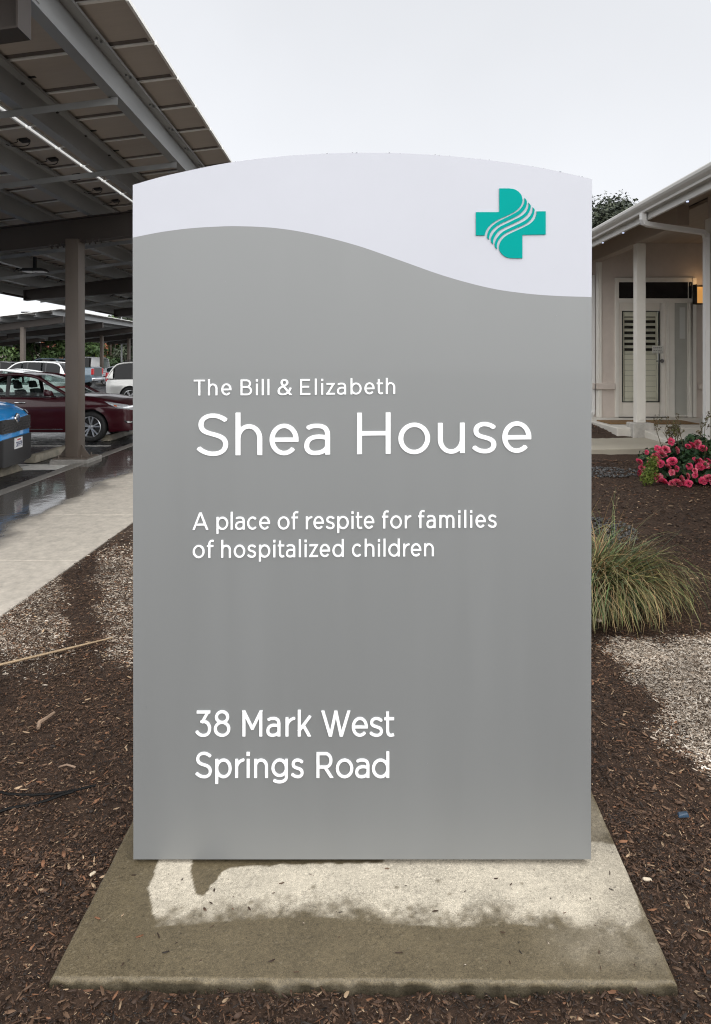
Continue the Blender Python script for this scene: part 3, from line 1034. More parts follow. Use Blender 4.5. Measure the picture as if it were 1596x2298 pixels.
def C4(x, y): return ((550 + x / 3.3957) * K, (1480 + y / 3.3944) * K)
def C5(x, y): return ((1000 + x / 3.325) * K, (1480 + y / 3.3222) * K)
def C6(x, y): return ((550 + x / 2.5333) * K, (2060 + y / 2.532) * K)
def put(words, capsw, nm='lettering'):
    b_ = MB()
    for text, p0, p1, X in words:
        word(b_, text, p0[0], p1[0], p0[1], p1[1], capsw[0], capsw[1], X)
    return b_.build(nm, M_LET, sign, SORG)
put([('The', C2(47, 174.5), C2(327, 172.5), .93), ('Bill', C2(394, 172.5), C2(608, 172), .96), ('&', C2(668, 171.5), C2(772, 171), .9), ('Elizabeth', C2(836, 170), C2(1541, 163), .93)], (116.5 / 2.5333 * K, .121))
put([('Shea', C2(70, 620), C2(1058, 613), 1.0), ('House', C3(48, 408), C3(1528, 392.5), 1.0)], (121.3 * K, .119))
put([('A', C4(50, 246), C4(208, 244), 1.0), ('place', C4(289, 243), C4(821, 240.5), .90), ('of', C4(897, 240), C4(1102, 239), .90), ('respite', C4(1177, 238.5), C5(323, 227.5), .88), ('for', C5(397, 226.5), C5(678, 224), .88), ('families', C5(749, 223), C5(1513, 216.5), .86)], (171 / 3.3957 * K, .119))
put([('of', C4(53, 524), C4(262, 523), .90), ('hospitalized', C4(336, 522), C4(1554, 513), .87), ('children', C5(105, 501), C5(902, 496), .88)], (171 / 3.3957 * K, .119))
put([('38', C6(60, 245.5), C6(318, 245), .92), ('Mark', C6(408, 245), C6(917, 245), .88), ('West', C6(992, 246), C6(1533, 245), .90)], (190 / 2.5333 * K, .117))
put([('Springs', C6(60, 552), C6(862, 552), .85), ('Road', C6(957, 552), C6(1497, 552), .90)], (188 / 2.5333 * K, .117))

# rain beads on the top edge and upper face
b = MB()
def bead(c, r, fl=0.5, ax=1):
    k_ = len(b.v)
    vs = []; fs = []
    for i in range(1, 4):
        for j in range(7):
            a, e = 2 * math.pi * j / 7, math.pi * i / 4
            d = [math.sin(e) * math.cos(a), math.cos(e), math.sin(e) * math.sin(a)]
            d[ax] *= fl
            vs.append((c[0] + d[0] * r, c[1] + d[1] * r, c[2] + d[2] * r))
    vs.append((c[0], c[1] + r * (fl if ax == 1 else 1), c[2])); vs.append((c[0], c[1] - r * (fl if ax == 1 else 1), c[2]))
    for i in range(2):
        for j in range(7):
            fs.append((i * 7 + j, i * 7 + (j + 1) % 7, (i + 1) * 7 + (j + 1) % 7, (i + 1) * 7 + j))
    for j in range(7):
        fs.append((21, (j + 1) % 7, j)); fs.append((22, 14 + j, 14 + (j + 1) % 7))
    b.add(vs, fs)
for i in range(90):
    px = random.uniform(305, 1322)
    py = np.interp(px, [p[0] for p in TOP], [p[1] for p in TOP])
    p = sp(px, py, random.uniform(-.02, -.001))
    bead((p[0], p[1], p[2] + .0004), random.uniform(.0012, .0036), .6, 2)
for i in range(70):
    px = random.uniform(310, 1318); py = random.choice([random.uniform(420, 660), random.uniform(680, 1000), random.uniform(1000, 1800)])
    if py < np.interp(px, [p[0] for p in TOP], [p[1] for p in TOP]) + 6: continue
    bead(sp(px, py, 0), random.uniform(.0006, .0016), .5, 1)
bd = b.build('rain_beads', glass_mat('water_bead', (.92, .93, .95), .25), sign, SORG, smooth=80)
tag(bd, kind='stuff')

# ------------------------------------------------------------------ solar carports
M_GALV = mat('galvanised_steel', (0.36, 0.37, 0.375), rough=0.5, metal=0.55, var=0.16, vscale=2.2, stretch=(1, .25, 1), rvar=.1)
M_BROWN = mat('brown_painted_steel', (0.095, 0.075, 0.06), rough=0.5, var=0.12, vscale=3, stretch=(1, 1, .3))
M_GIRD = mat('dark_brown_steel', (0.040, 0.031, 0.026), rough=0.55, var=0.15, vscale=2)
M_BACK = mat('panel_backsheet', (0.42, 0.375, 0.335), rough=0.7, var=0.06, vscale=5, stretch=(.3, 3, 1))
M_ALU = mat('aluminium_frame', (0.78, 0.78, 0.76), rough=0.5, metal=0.1, var=.05)
M_BLACKP = mat('black_plastic', (0.012, 0.012, 0.013), rough=0.5)
M_STRIP = mat('panel_edge_strip', (0.10, 0.085, 0.075), rough=0.7)
M_CELL = mat('panel_glass', (0.012, 0.014, 0.03), rough=0.12)
M_PED = mat('pedestal_concrete', (0.22, 0.21, 0.195), rough=0.8, var=.25, vscale=9, bump=.3)
PS = 0.124                                        # roof slope (rises to the right)
def roof_z(x): return 4.98 + PS * x               # underside of the panels, x measured in the first row
PH = 0.27                                         # purlin height
PW, PL = 0.815, 1.955                             # panel size along the row and across it
PITCH_Y = 0.838

def panel_mesh(kind):
    """solar panel seen from below, origin at its centre; slope along x"""
    b = MB()
    def sl(x0, x1, y0, y1, a, c, mi):
        b.hexa([(x0, y0, a + PS * x0), (x1, y0, a + PS * x1), (x1, y1, a + PS * x1), (x0, y1, a + PS * x0), (x0, y0, c + PS * x0), (x1, y0, c + PS * x1), (x1, y1, c + PS * x1), (x0, y1, c + PS * x0)], mi)
    hx, hy = PL / 2, PW / 2
    sl(-hx + .012, hx - .012, -hy + .012, hy - .012, .020, .030, 0)
    sl(-hx + .012, hx - .012, -hy + .012, hy - .012, .0305, .036, 3)
    for s_ in (-1, 1):
        sl(-hx, hx, s_ * hy - .012, s_ * hy + .012, .004 if s_ > 0 else .008, .038, 1)
        sl(s_ * hx - .012, s_ * hx + .012, -hy + .012, hy - .012, .0, .038, 1)
    sl(-hx + .05, hx - .05, hy - .085, hy - .0125, .0165, .0195, 4)
    if kind:
        s_ = kind
        x = s_ * (hx - .20)
        sl(x - .05, x + .05, -.05, .05, -.012, .020, 2)
        sl(x - s_ * .34 - .09, x - s_ * .34 + .09, -.02, .02, .014, .0195, 2)
        for q_ in range(2):
            pts = []
            ph = random.uniform(0, 6)
            for i in range(14):
                t = i / 13
                pts.append((x - s_ * t * .26 + .05 * math.sin(7 * t + ph), .06 * math.sin(5 * t + ph * 2) + (q_ - .5) * .06, .008 + PS * x - .05 * math.sin(math.pi * t) * (1 + .4 * q_)))
            b.tube(pts, .006, 5, 2)
    me = b.build('solar_panel', [M_BACK, M_ALU, M_BLACKP, M_CELL, M_STRIP])
    d = me.data
    bpy.data.objects.remove(me)
    return d
PANELS = [panel_mesh(0), panel_mesh(1), panel_mesh(-1), panel_mesh(1), panel_mesh(-1)]

def carport(x_off, y0, bays, bay, label, n_panels_parts, detail=True, start=1.4, end=1.0, group=None):
    """one canopy; the columns stand at x_off - 4.79; y0 is the first girder"""
    root = empty('solar_carport', (x_off - 4.79, y0, 0))
    tag(root, label, 'carport', group)
    org = (x_off - 4.79, y0, 0)
    gy_ = [y0 + i * bay for i in range(bays)]
    ya, yb = y0 - start, gy_[-1] + end
    zz = lambda x: roof_z(x - x_off)
    # columns, pedestals, girders
    for y in gy_:
        xc = x_off - 4.79
        zt = zz(xc) - PH - .36
        b = MB()
        b.box(xc - .11, xc + .11, y, y + .30, .10, zt)
        c = b.build('column', M_BROWN, root, org); bevel(c, .012, 2)
        b = MB()
        b.box(xc - .26, xc + .30, y - .12, y + .42, .085, .105)
        for sx in (-1, 1):
            b.prism_y([(xc + sx * .11, .105), (xc + sx * .25, .105), (xc + sx * .25, .125), (xc + sx * .115, .30), (xc + sx * .11, .30)], y + .13, y + .145)
            for yy in (y - .07, y + .37):
                b.tube([(xc + sx * .19, yy, .10), (xc + sx * .19, yy, .15)], .014, 6)
        b.build('base_plate', M_BROWN, c, org)
        b = MB(); b.box(xc - .30, xc + .34, y - .17, y + .47, -.06, .085)
        bevel(b.build('pedestal', M_PED, root, org), .012, 1)
        b = MB()
        xl, xr = x_off - 8.9, x_off - 2.38
        top = lambda x: zz(x) - PH
        tap = lambda x: .40 - .14 * min(1, max(0, abs(x - xc) - 1.2) / 2.6) * (1 if x < xc else .35)
        n = 12
        for i in range(n):
            xa_, xb_ = xl + (xr - xl) * i / n, xl + (xr - xl) * (i + 1) / n
            b.hexa([(xa_, y + .145, top(xa_) - tap(xa_)), (xb_, y + .145, top(xb_) - tap(xb_)), (xb_, y + .157, top(xb_) - tap(xb_)), (xa_, y + .157, top(xa_) - tap(xa_)),
                    (xa_, y + .145, top(xa_)), (xb_, y + .145, top(xb_)), (xb_, y + .157, top(xb_)), (xa_, y + .157, top(xa_))])
            for za, zb in ((lambda x: top(x) - .016, top), (lambda x: top(x) - tap(x) - .016, lambda x: top(x) - tap(x) - .001)):
                b.hexa([(xa_, y + .05, za(xa_)), (xb_, y + .05, za(xb_)), (xb_, y + .25, za(xb_)), (xa_, y + .25, za(xa_)), (xa_, y + .05, zb(xa_)), (xb_, y + .05, zb(xb_)), (xb_, y + .25, zb(xb_)), (xa_, y + .25, zb(xa_))])
        b.box(xr, xr + .014, y + .05, y + .25, top(xr) - tap(xr) - .015, top(xr))
        b.box(xl - .014, xl, y + .05, y + .25, top(xl) - tap(xl) - .015, top(xl))
        for sx in (-1, 1):
            for kx in (.22, .32, .42):
                for yy in (y + .08, y + .22):
                    x = xc + sx * kx
                    b.tube([(x, yy, top(x) - tap(x) - .05), (x, yy, top(x) - tap(x) + .02)], .013, 6)
        b.build('girder', M_GIRD, root, org)
        if detail:
            b = MB(); b.tube([(xl + .12, y + .15, top(xl) - tap(xl) + .05), (x_off - 9.62, y + .15, zz(x_off - 9.62) - PH + .04)], .035, 6)
            b.build('strut', M_GIRD, root, org)
    # purlins (Z sections)
    for i, xo in enumerate((-2.445, -3.42, -4.45, -5.45, -6.45, -7.45, -8.45, -9.5)):
        x = x_off + xo
        zb, zt = zz(x) - PH, zz(x) - .016
        b = MB()
        b.prism_y([(x - .115, zb + .03), (x - .115, zb), (x, zb), (x, zt - .006), (x + .10, zt - .006 + PS * .1), (x + .10, zt - .03 + PS * .1), (x + .106, zt - .03 + PS * .1), (x + .106, zt + PS * .1), (x - .006, zt), (x - .006, zb + .006), (x - .109, zb + .006), (x - .109, zb + .03)], ya + .02, yb - .02)
        if detail and i == 0:
            for y in gy_:
                b.box(x - .008, x + .008, y - .35, y + .55, zb + .03, zt - .03)
                for yy in (y - .3, y - .22, y + .42, y + .5):
                    for z_ in (zb + .06, zt - .07):
                        b.tube([(x + .002, yy, z_), (x + .02, yy, z_)], .011, 6)
            yy = ya + .5
            while yy < yb:
                b.tube([(x + .05, yy, zt - .022), (x + .05, yy, zt + .0)], .012, 6)
                b.tube([(x + .07, yy + .07, zt - .022), (x + .07, yy + .07, zt + .0)], .012, 6)
                yy += PITCH_Y
        b.build('purlin', M_GALV, root, org)
    # sag braces
    for i in range(bays - 1 if detail else 0):
        for f in (.34, .677):
            y = gy_[i] + f * bay
            xa_, xb_ = x_off - 9.5, x_off - 2.50
            za, zb = zz(xa_) - PH, zz(xb_) - PH
            b = MB()
            b.hexa([(xa_, y, za - .005), (xb_, y, zb - .005), (xb_, y + .06, zb - .005), (xa_, y + .06, za - .005), (xa_, y, za), (xb_, y, zb), (xb_, y + .06, zb), (xa_, y + .06, za)])
            b.hexa([(xa_, y, za - .07), (xb_, y, zb - .07), (xb_, y + .006, zb - .07), (xa_, y + .006, za - .07), (xa_, y, za - .005), (xb_, y, zb - .005), (xb_, y + .006, zb - .005), (xa_, y + .006, za - .005)])
            b.box(xb_ - .03, xb_ + .04, y - .004, y + .0, zb - .075, zb + .01)
            b.build('sag_brace', M_GALV, root, org)
    # panels
    cols = [x_off - 1.95 - PL / 2, x_off - 1.95 - PL - .066 - PL / 2, x_off - 1.95 - 2 * PL - .12 - PL / 2, x_off - 1.95 - 3 * PL - .215 - PL / 2]
    ny = int((yb - ya) / PITCH_Y)
    cells = [(j, i) for j in range(ny) for i in range(4)]
    rest = MB()
    for c, (j, i) in enumerate(cells):
        y = ya + (j + .5) * PITCH_Y
        if detail: y = 6.82 + .41 - 5 * PITCH_Y + j * PITCH_Y + (y0 - 4.9)
        d = PANELS[0] if not detail else PANELS[(2, 1, 4, 3)[i]]
        if c < n_panels_parts:
            o = bpy.data.objects.new('solar_panel', d); COL.objects.link(o)
            o.parent = root; o.location = (cols[i] - org[0], y - org[1], zz(cols[i]))
        else:
            for p in d.polygons:
                pass
            k_ = len(rest.v)
            rest.v.extend([(v.co.x + cols[i], v.co.y + y, v.co.z + zz(cols[i])) for v in d.vertices])
            for p in d.polygons:
                rest.f.append(tuple(a + k_ for a in p.vertices)); rest.mi.append(p.material_index)
    if rest.v:
        o = rest.build('solar_panels', [M_BACK, M_ALU, M_BLACKP, M_CELL, M_STRIP], root, org, fix=False)
        o['kind'] = 'stuff'
    if detail:
        # lamps slung under the roof
        for lx, ly in ((-6.95, 15.3), (-6.95, 22.3)):
            z = zz(lx) - PH
            b = MB(); b.box(lx - .03, lx + .03, ly - .03, ly + .03, z - .16, z + .1, 0)
            b.prism_y([(lx - .26, z - .21), (lx + .26, z - .21), (lx + .20, z - .15), (lx - .20, z - .15)], ly - .15, ly + .15, 0)
            l_ = b.build('light_fixture', M_BLACKP, root, org)
            b = MB()
            b.box(lx - .22, lx - .02, ly - .12, ly + .12, z - .222, z - .211); b.box(lx + .02, lx + .22, ly - .12, ly + .12, z - .222, z - .211)
            b.build('lens', mat('frosted_lens', (.75, .77, .78), rough=.3), l_, org)
    return root
carport(0, 4.9, 6, 7.0, 'solar carport on brown steel columns beside the sidewalk, nearest canopy', 100)
carport(-15.15, 42.2, 8, 6.5, 'far solar carport behind the white cars, seen edge on under the near canopy', 0, detail=False, start=1.2)
carport(-32.0, 36.0, 8, 7.0, 'farthest solar carport at left, a dark strip above the parked cars', 0, detail=False, start=1.2)

# ------------------------------------------------------------------ parking lot furniture
M_PAINT = mat('parking_paint', (0.50, 0.49, 0.46), rough=0.45, var=.25, vscale=14)
m_ = MB()
for y in (-1.2, 1.6, 4.4, 8.95, 11.75, 14.4, 17.2, 23.0, 25.8):
    m_.box(-9.8, -5.02, y - .05, y + .05, 0.0, .004)
tag(m_.build('painted_stall_lines', M_PAINT), kind='structure')
m_ = MB()
m_.add([(-5.95, 11.05, .005), (-4.75, 11.2, .005), (-4.75, 11.75, .005), (-5.15, 11.9, .005)], [(0, 1, 2, 3)])
tag(m_.build('painted_hatch', M_PAINT), kind='structure')
M_STOP = mat('wheel_stop_paint', (0.185, 0.165, 0.125), rough=0.6, var=.5, vscale=5, bump=.4, bscale=50)
def wheel_stop(x, y0, y1, label, rz=0):
    b = MB(); h = (y1 - y0) / 2
    b.prism_y([(-.10, 0), (.10, 0), (.065, .13), (-.065, .13)], -h, h)
    o = b.build('wheel_stop', M_STOP); bevel(o, .025, 2)
    # chamfered ends
    for v in o.data.vertices:
        if abs(v.co.y) > h - .06 and v.co.z > .06:
            v.co.y *= (h - .10) / h
    o.location = (x, (y0 + y1) / 2, .002); o.rotation_euler = (0, 0, rz)
    tag(o, label, 'wheel stop', 'concrete wheel stops')
wheel_stop(-5.50, 11.9, 13.65, 'worn yellow wheel stop in the empty stall by the brown column')
wheel_stop(-5.34, 9.4, 11.15, 'worn yellow wheel stop in front of the blue car')
wheel_stop(-5.4, 15.2, 16.9, 'wheel stop in front of the dark red sedan')

# ------------------------------------------------------------------ cars
M_TYRE = mat('tyre_rubber', (0.014, 0.014, 0.014), rough=0.75, var=.2, vscale=20)
M_RIM = mat('alloy_rim', (0.55, 0.56, 0.58), rough=0.28, metal=0.8)
M_HUB = mat('wheel_dark', (0.02, 0.02, 0.021), rough=0.6)
M_CHROME = mat('chrome', (0.75, 0.76, 0.78), rough=0.12, metal=1.0)
M_TRIM = mat('black_trim', (0.015, 0.015, 0.016), rough=0.42)
M_REDL = mat('red_lens', (0.42, 0.008, 0.012), rough=0.15, coat=.6)
M_CLEAR = mat('headlight_lens', (0.55, 0.57, 0.60), rough=0.12, metal=.4, coat=.8, var=.35, vscale=16)
M_AMBER = mat('amber_lens', (0.6, 0.10, 0.01), rough=.2)
M_PLATE = mat('plate_white', (0.72, 0.73, 0.74), rough=.4)
M_PLATEB = mat('plate_blue', (0.02, 0.03, 0.12), rough=.5)
M_PLATER = mat('plate_red', (0.5, 0.05, 0.06), rough=.5)
M_INT = mat('car_interior', (0.02, 0.02, 0.022), rough=0.8)
G_CLEAR = glass_mat('car_glass', (.62, .70, .68), .16)
G_DARK = mat('privacy_glass', (0.010, 0.011, 0.012), rough=0.08, spec=.22)
def paint(name, col, metal=.25, rough=.28):
    return mat(name, col, rough=rough, metal=metal, coat=.9, var=.03, vscale=30)

def smooth_prof(pts, xs, win):
    f = np.linspace(xs[0], xs[-1], 500)
    z = np.interp(f, [p[0] for p in pts], [p[1] for p in pts])
    n = max(1, int(win / (f[1] - f[0])))
    k = np.hanning(n + 2)[1:-1]; k /= k.sum()
    zp = np.pad(z, n, mode='edge')
    zs = np.convolve(zp, k, mode='same')[n:-n]
    return np.interp(xs, f, zs)

def wheel_mesh(Rw, width, style):
    """returns three meshes (drum, tyre, rim), axle along Y, outer side at -Y"""
    a = MB(); a.lathe_y([(0, -.02), (Rw * .62, -.02), (Rw * .66, width * .5), (0, width * .5)], 28)
    hub = a.build('wheel', M_HUB, smooth=40)
    a = MB(); w = width / 2
    a.lathe_y([(Rw * .68, w), (Rw * .9, w), (Rw * .97, w * .85), (Rw, w * .55), (Rw, -w * .55), (Rw * .97, -w * .85), (Rw * .92, -w), (Rw * .80, -w * 1.04), (Rw * .69, -w * .9), (Rw * .66, -w * .5), (Rw * .66, w)], 40)
    ty = a.build('tyre', M_TYRE, smooth=50)
    a = MB()
    a.lathe_y([(Rw * .70, -w * .86), (Rw * .655, -w * .92), (Rw * .635, -w * .8), (Rw * .63, w * .3), (Rw * .67, w * .3)], 40)
    a.lathe_y([(0, -w * .80), (Rw * .10, -w * .78), (Rw * .15, -w * .66), (Rw * .16, -w * .3), (0, -w * .3)], 20)
    n = {'ten': 5, 'five': 5, 'six': 6}[style]
    for i in range(n):
        for off in ((-.20, .20) if style == 'ten' else (0,)):
            an = 2 * math.pi * i / n + .3
            for (r0, r1) in ((.10, .66),):
                hw0, hw1 = (.030, .045) if style == 'ten' else (.075, .10)
                a0, a1 = an + off * .55, an + off * 1.0
                p0 = Vector((math.cos(a0) * Rw * r0, 0, math.sin(a0) * Rw * r0)); p1 = Vector((math.cos(a1) * Rw * r1, 0, math.sin(a1) * Rw * r1))
                d = (p1 - p0).normalized(); s_ = Vector((-d.z, 0, d.x))
                A = [p0 - s_ * hw0 * Rw * 1.1, p0 + s_ * hw0 * Rw * 1.1, p1 + s_ * hw1 * Rw * 1.1, p1 - s_ * hw1 * Rw * 1.1]
                a.hexa([(q_.x, -w * .42, q_.z) for q_ in A] + [(q_.x * 1.0, -w * (.72 if kk < 2 else .84), q_.z) for kk, q_ in enumerate(A)])
    rim = a.build('rim', M_RIM, smooth=35)
    ty.parent = hub; rim.parent = hub
    return hub

def car(name, label, cat, loc, rz, sp_, group='cars parked in the lot'):
    root = empty(name, (0, 0, 0)); tag(root, label, cat, group)
    L, W, P = sp_['L'], sp_['W'], sp_['paint']
    det = sp_.get('det', 1)
    xf, xr, Rw = sp_['xf'], sp_['xr'], sp_['R']
    Ra = Rw + .055
    sill = sp_.get('sill', .22)
    xs = set(np.round(np.linspace(-L / 2, L / 2, 80 if det else 44), 4))
    for xc in (xf, xr):
        xs |= set(np.round(xc + Ra * np.cos(np.linspace(0, math.pi, 17)), 4))
        xs |= {round(xc - Ra - .004, 4), round(xc + Ra + .004, 4)}
    for e in (.01, .03, .06, .10, .15): xs |= {round(L / 2 - e, 4), round(-L / 2 + e, 4)}
    xs = np.array(sorted(xs))
    zt = smooth_prof(sp_['top'], xs, sp_.get('win', .22))
    zb = smooth_prof([(-L / 2, sill + .10), (-L / 2 + .4, sill), (L / 2 - .5, sill), (L / 2, sill + .04)], xs, .15)
    for xc in (xf, xr):
        d = np.abs(xs - xc)
        inn = d < Ra
        zb = np.where(inn, np.maximum(zb, Rw + np.sqrt(np.maximum(Ra ** 2 - d ** 2, 0))), zb)
    u = np.abs(xs) / (L / 2)
    hw = W / 2 * (1 - .085 * u ** 3)
    rc = sp_.get('round', .42)
    t = np.clip((L / 2 - np.abs(xs)) / rc, 0, 1)
    hw = hw * (.70 + .30 * np.sqrt(np.maximum(0, 1 - (1 - t) ** 2.4)))
    belt = sp_.get('belt', .95)
    P_ = []
    cr = sp_.get('crease', (.62, .78))
    for x, a, b_, h in zip(xs, zb, zt, hw):
        sh = max(b_ - .075, a + .04)
        half = []
        for k_ in range(11):
            z = a + (sh - a) * (k_ / 10)
            zz = z / belt
            f = np.interp(zz, [.15, .30, .42, cr[0], cr[0] + .025, cr[1], cr[1] + .02, 1.0, 1.3], [.93, .972, .985, .992, 1.0, .998, .985, .955, .90])
            # flared arches
            for xc in (xf, xr):
                q_ = math.hypot(x - xc, z - Rw) - Ra
                if 0 <= q_ < .07 and z > Rw * .8: f += .012 * (1 - q_ / .07)
            half.append((h * f, z))
        y1 = half[-1][0]
        half += [(y1 * .985, sh + .035), (y1 * .95, sh + .06), (y1 * .88, b_ + .004), (y1 * .72, b_ + .012), (y1 * .4, b_ + .022), (0, b_ + .026)]
        row = [(x, -y, z) for y, z in half] + [(x, y, z) for y, z in reversed(half[:-1])]
        P_.append(row)
    b = MB(); b.grid(P_)
    n = len(P_[0])
    b.f.append(tuple(range(n))); b.mi.append(0)
    b.f.append(tuple(reversed(range((len(P_) - 1) * n, len(P_) * n)))); b.mi.append(0)
    b.build('body', P, root, smooth=32)
    b = MB(); b.box(-L / 2 + .25, L / 2 - .25, -W / 2 + .32, W / 2 - .32, sill - .02, belt - .28)
    b.box(xr + Rw + .1, xf - Rw - .1, -W / 2 + .10, W / 2 - .10, sill - .015, sill + .15)
    b.build('underbody', M_TRIM, root)
    # cabin: rail curve from rear base over the roof to the windscreen base
    rail = sp_['rail']
    rc_ = catmull(rail, 8)
    zbelt = belt; zr = max(p[1] for p in rc_)
    yb = W / 2 * sp_.get('yb', .925); yr = yb - sp_.get('tumble', .17)
    def ry(z): return yb + (yr - yb) * min(1.05, max(0, (z - zbelt) / (zr - zbelt))) ** 1.15
    i_r = sp_['i_roof']     # (rear x, front x) of the painted roof
    rows = {'rear_window': [], 'roof': [], 'windshield': []}
    for x, z in rc_:
        y = ry(z)
        row = []
        for k_ in range(13):
            s_ = -1 + 2 * k_ / 12
            bul = (1 - s_ * s_)
            row.append((x + sp_.get('bow', .10) * bul * (1 if x > sum(i_r) / 2 else -1) * (0 if i_r[0] < x < i_r[1] else 1), s_ * (y - .02), z - .012 + (.035 if i_r[0] < x < i_r[1] else .012) * bul))
        nm = 'roof' if i_r[0] <= x <= i_r[1] else ('windshield' if x > i_r[1] else 'rear_window')
        rows[nm].append(row)
    # share the border rows
    rows['rear_window'].append(rows['roof'][0]); rows['windshield'].insert(0, rows['roof'][-1])
    b = MB(); b.grid(rows['roof']); b.build('roof', sp_.get('roofm', P), root, smooth=60)
    gl = sp_.get('glass', G_CLEAR)
    for nm in ('rear_window', 'windshield'):
        if nm == 'rear_window' and sp_.get('glass_r') is not None:
            m2 = sp_['glass_r']
        else: m2 = gl
        b = MB(); b.grid(rows[nm]); b.build(nm, m2, root, smooth=60)
    # side glass strips and painted fills
    rx = np.array([p[0] for p in rc_]); rz_ = np.array([p[1] for p in rc_])
    o_ = np.argsort(rx); rx, rz_ = rx[o_], rz_[o_]
    for s_ in (-1, 1):
        for (x0, x1, kind) in sp_['side']:
            n_ = max(4, int((x1 - x0) / .08))
            G = []
            for i in range(n_ + 1):
                x = x0 + (x1 - x0) * i / n_
                zt_ = float(np.interp(x, rx, rz_)) - .02
                zb_ = min(zbelt - .02, zt_ - .003)
                col_ = []
                for k_ in range(5):
                    z = zb_ + (zt_ - zb_) * k_ / 4
                    col_.append((x, s_ * (ry(z) - .004 + .012 * math.sin(math.pi * k_ / 4)), z))
                G.append(col_)
            b = MB(); b.grid(G)
            if kind == 'paint': b.build('side_panel', P, root, smooth=60)
            elif kind == 'dark': b.build('side_window', G_DARK, root, smooth=60)
            else: b.build('side_window', gl, root, smooth=60)
        b = MB()
        b.tube([(x, s_ * (ry(z) - .012), z - .012) for x, z in rc_], .036, 8)
        b.build('roof_rail', P, root, smooth=60)
        b = MB()
        zt_ = [(x0, x1) for x0, x1, k_ in sp_['side']]
        x0, x1 = min(a for a, _ in zt_), max(b_ for _, b_ in zt_)
        b.tube([(x0, s_ * (yb + .004), zbelt - .008), (x1, s_ * (yb + .004), zbelt - .008)], .012, 6)
        b.build('belt_trim', sp_.get('beltm', M_TRIM), root)
        for xp, lean in sp_.get('pillars', ()):
            zt1 = float(np.interp(xp + lean, rx, rz_)) - .03
            b = MB()
            pts = [(xp + lean * k_ / 4, s_ * (ry(zbelt + (zt1 - zbelt) * k_ / 4) + .003), zbelt - .02 + (zt1 - zbelt + .02) * k_ / 4) for k_ in range(5)]
            b.tube(pts, .05, 8, sx=.35) if False else b.grid([[(x - .045, y, z) for x, y, z in pts], [(x - .03, y + s_ * .008, z) for x, y, z in pts], [(x + .03, y + s_ * .008, z) for x, y, z in pts], [(x + .045, y, z) for x, y, z in pts]])
            b.build('pillar', M_TRIM, root)
        # door seams and handles
        for xs_ in sp_.get('handles', ()):
            hy_ = W / 2 * .99
            b = MB(); b.tube([(xs_ - .11, s_ * (hy_ - .012), belt - .13), (xs_ - .08, s_ * (hy_ + .018), belt - .125), (xs_ + .08, s_ * (hy_ + .018), belt - .125), (xs_ + .11, s_ * (hy_ - .012), belt - .13)], .016, 8)
            b.build('door_handle', sp_.get('handlem', P), root, smooth=60)
        if sp_.get('mirror') is not None:
            xm = sp_['mirror']
            b = MB()
            b.hexa([(xm - .09, s_ * (yb + .06), belt + .0), (xm + .05, s_ * (yb + .06), belt + .02), (xm + .0, s_ * (yb + .25), belt + .04), (xm - .10, s_ * (yb + .25), belt + .03),
                    (xm - .09, s_ * (yb + .06), belt + .13), (xm + .02, s_ * (yb + .06), belt + .12), (xm - .02, s_ * (yb + .24), belt + .15), (xm - .10, s_ * (yb + .25), belt + .17)])
            b.box(xm - .03, xm + .02, s_ * yb - .02, s_ * (yb + .08) if s_ > 0 else s_ * yb + .02, belt + .01, belt + .05) if s_ > 0 else b.box(xm - .03, xm + .02, s_ * (yb + .08), s_ * yb + .02, belt + .01, belt + .05)
            bevel(b.build('side_mirror', P, root), .025, 2)
    # seats
    if det and gl is G_CLEAR:
        b = MB(); b.box(rail[0][0] + .1, rail[-1][0] - .1, -yb + .06, yb - .06, zbelt - .20, zbelt - .08)
        b.build('dashboard', M_INT, root)
        for xs_ in sp_.get('seats', (-.25,)):
            for s_ in (-1, 1):
                b = MB()
                b.hexa([(xs_ - .08, s_ * .36 - .23, zbelt - .3), (xs_ + .10, s_ * .36 - .23, zbelt - .3), (xs_ + .10, s_ * .36 + .23, zbelt - .3), (xs_ - .08, s_ * .36 + .23, zbelt - .3),
                        (xs_ - .22, s_ * .36 - .17, zbelt + .13), (xs_ - .10, s_ * .36 - .17, zbelt + .13), (xs_ - .10, s_ * .36 + .17, zbelt + .13), (xs_ - .22, s_ * .36 + .17, zbelt + .13)])
                b.hexa([(xs_ - .25, s_ * .36 - .13, zbelt + .15), (xs_ - .13, s_ * .36 - .13, zbelt + .15), (xs_ - .13, s_ * .36 + .13, zbelt + .15), (xs_ - .25, s_ * .36 + .13, zbelt + .15),
                        (xs_ - .26, s_ * .36 - .11, zbelt + .31), (xs_ - .17, s_ * .36 - .11, zbelt + .31), (xs_ - .17, s_ * .36 + .11, zbelt + .31), (xs_ - .26, s_ * .36 + .11, zbelt + .31)])
                bevel(b.build('seat', M_INT, root), .04, 2)
    # wheels
    proto = wheel_mesh(Rw, sp_.get('tw', .22), sp_.get('style', 'five'))
    first = True
    for xc in (xf, xr):
        for s_ in (-1, 1):
            w_ = proto if first else copy_tree(proto)
            first = False
            w_.parent = root
            w_.location = (xc, s_ * (W / 2 - .125), Rw)
            w_.rotation_euler = (0, random.uniform(0, 1), 0) if s_ < 0 else (0, random.uniform(0, 1), math.pi)
    for f in sp_.get('extra', ()):
        f(root, sp_)
    root.location = loc; root.rotation_euler = (0, 0, rz)
    return root

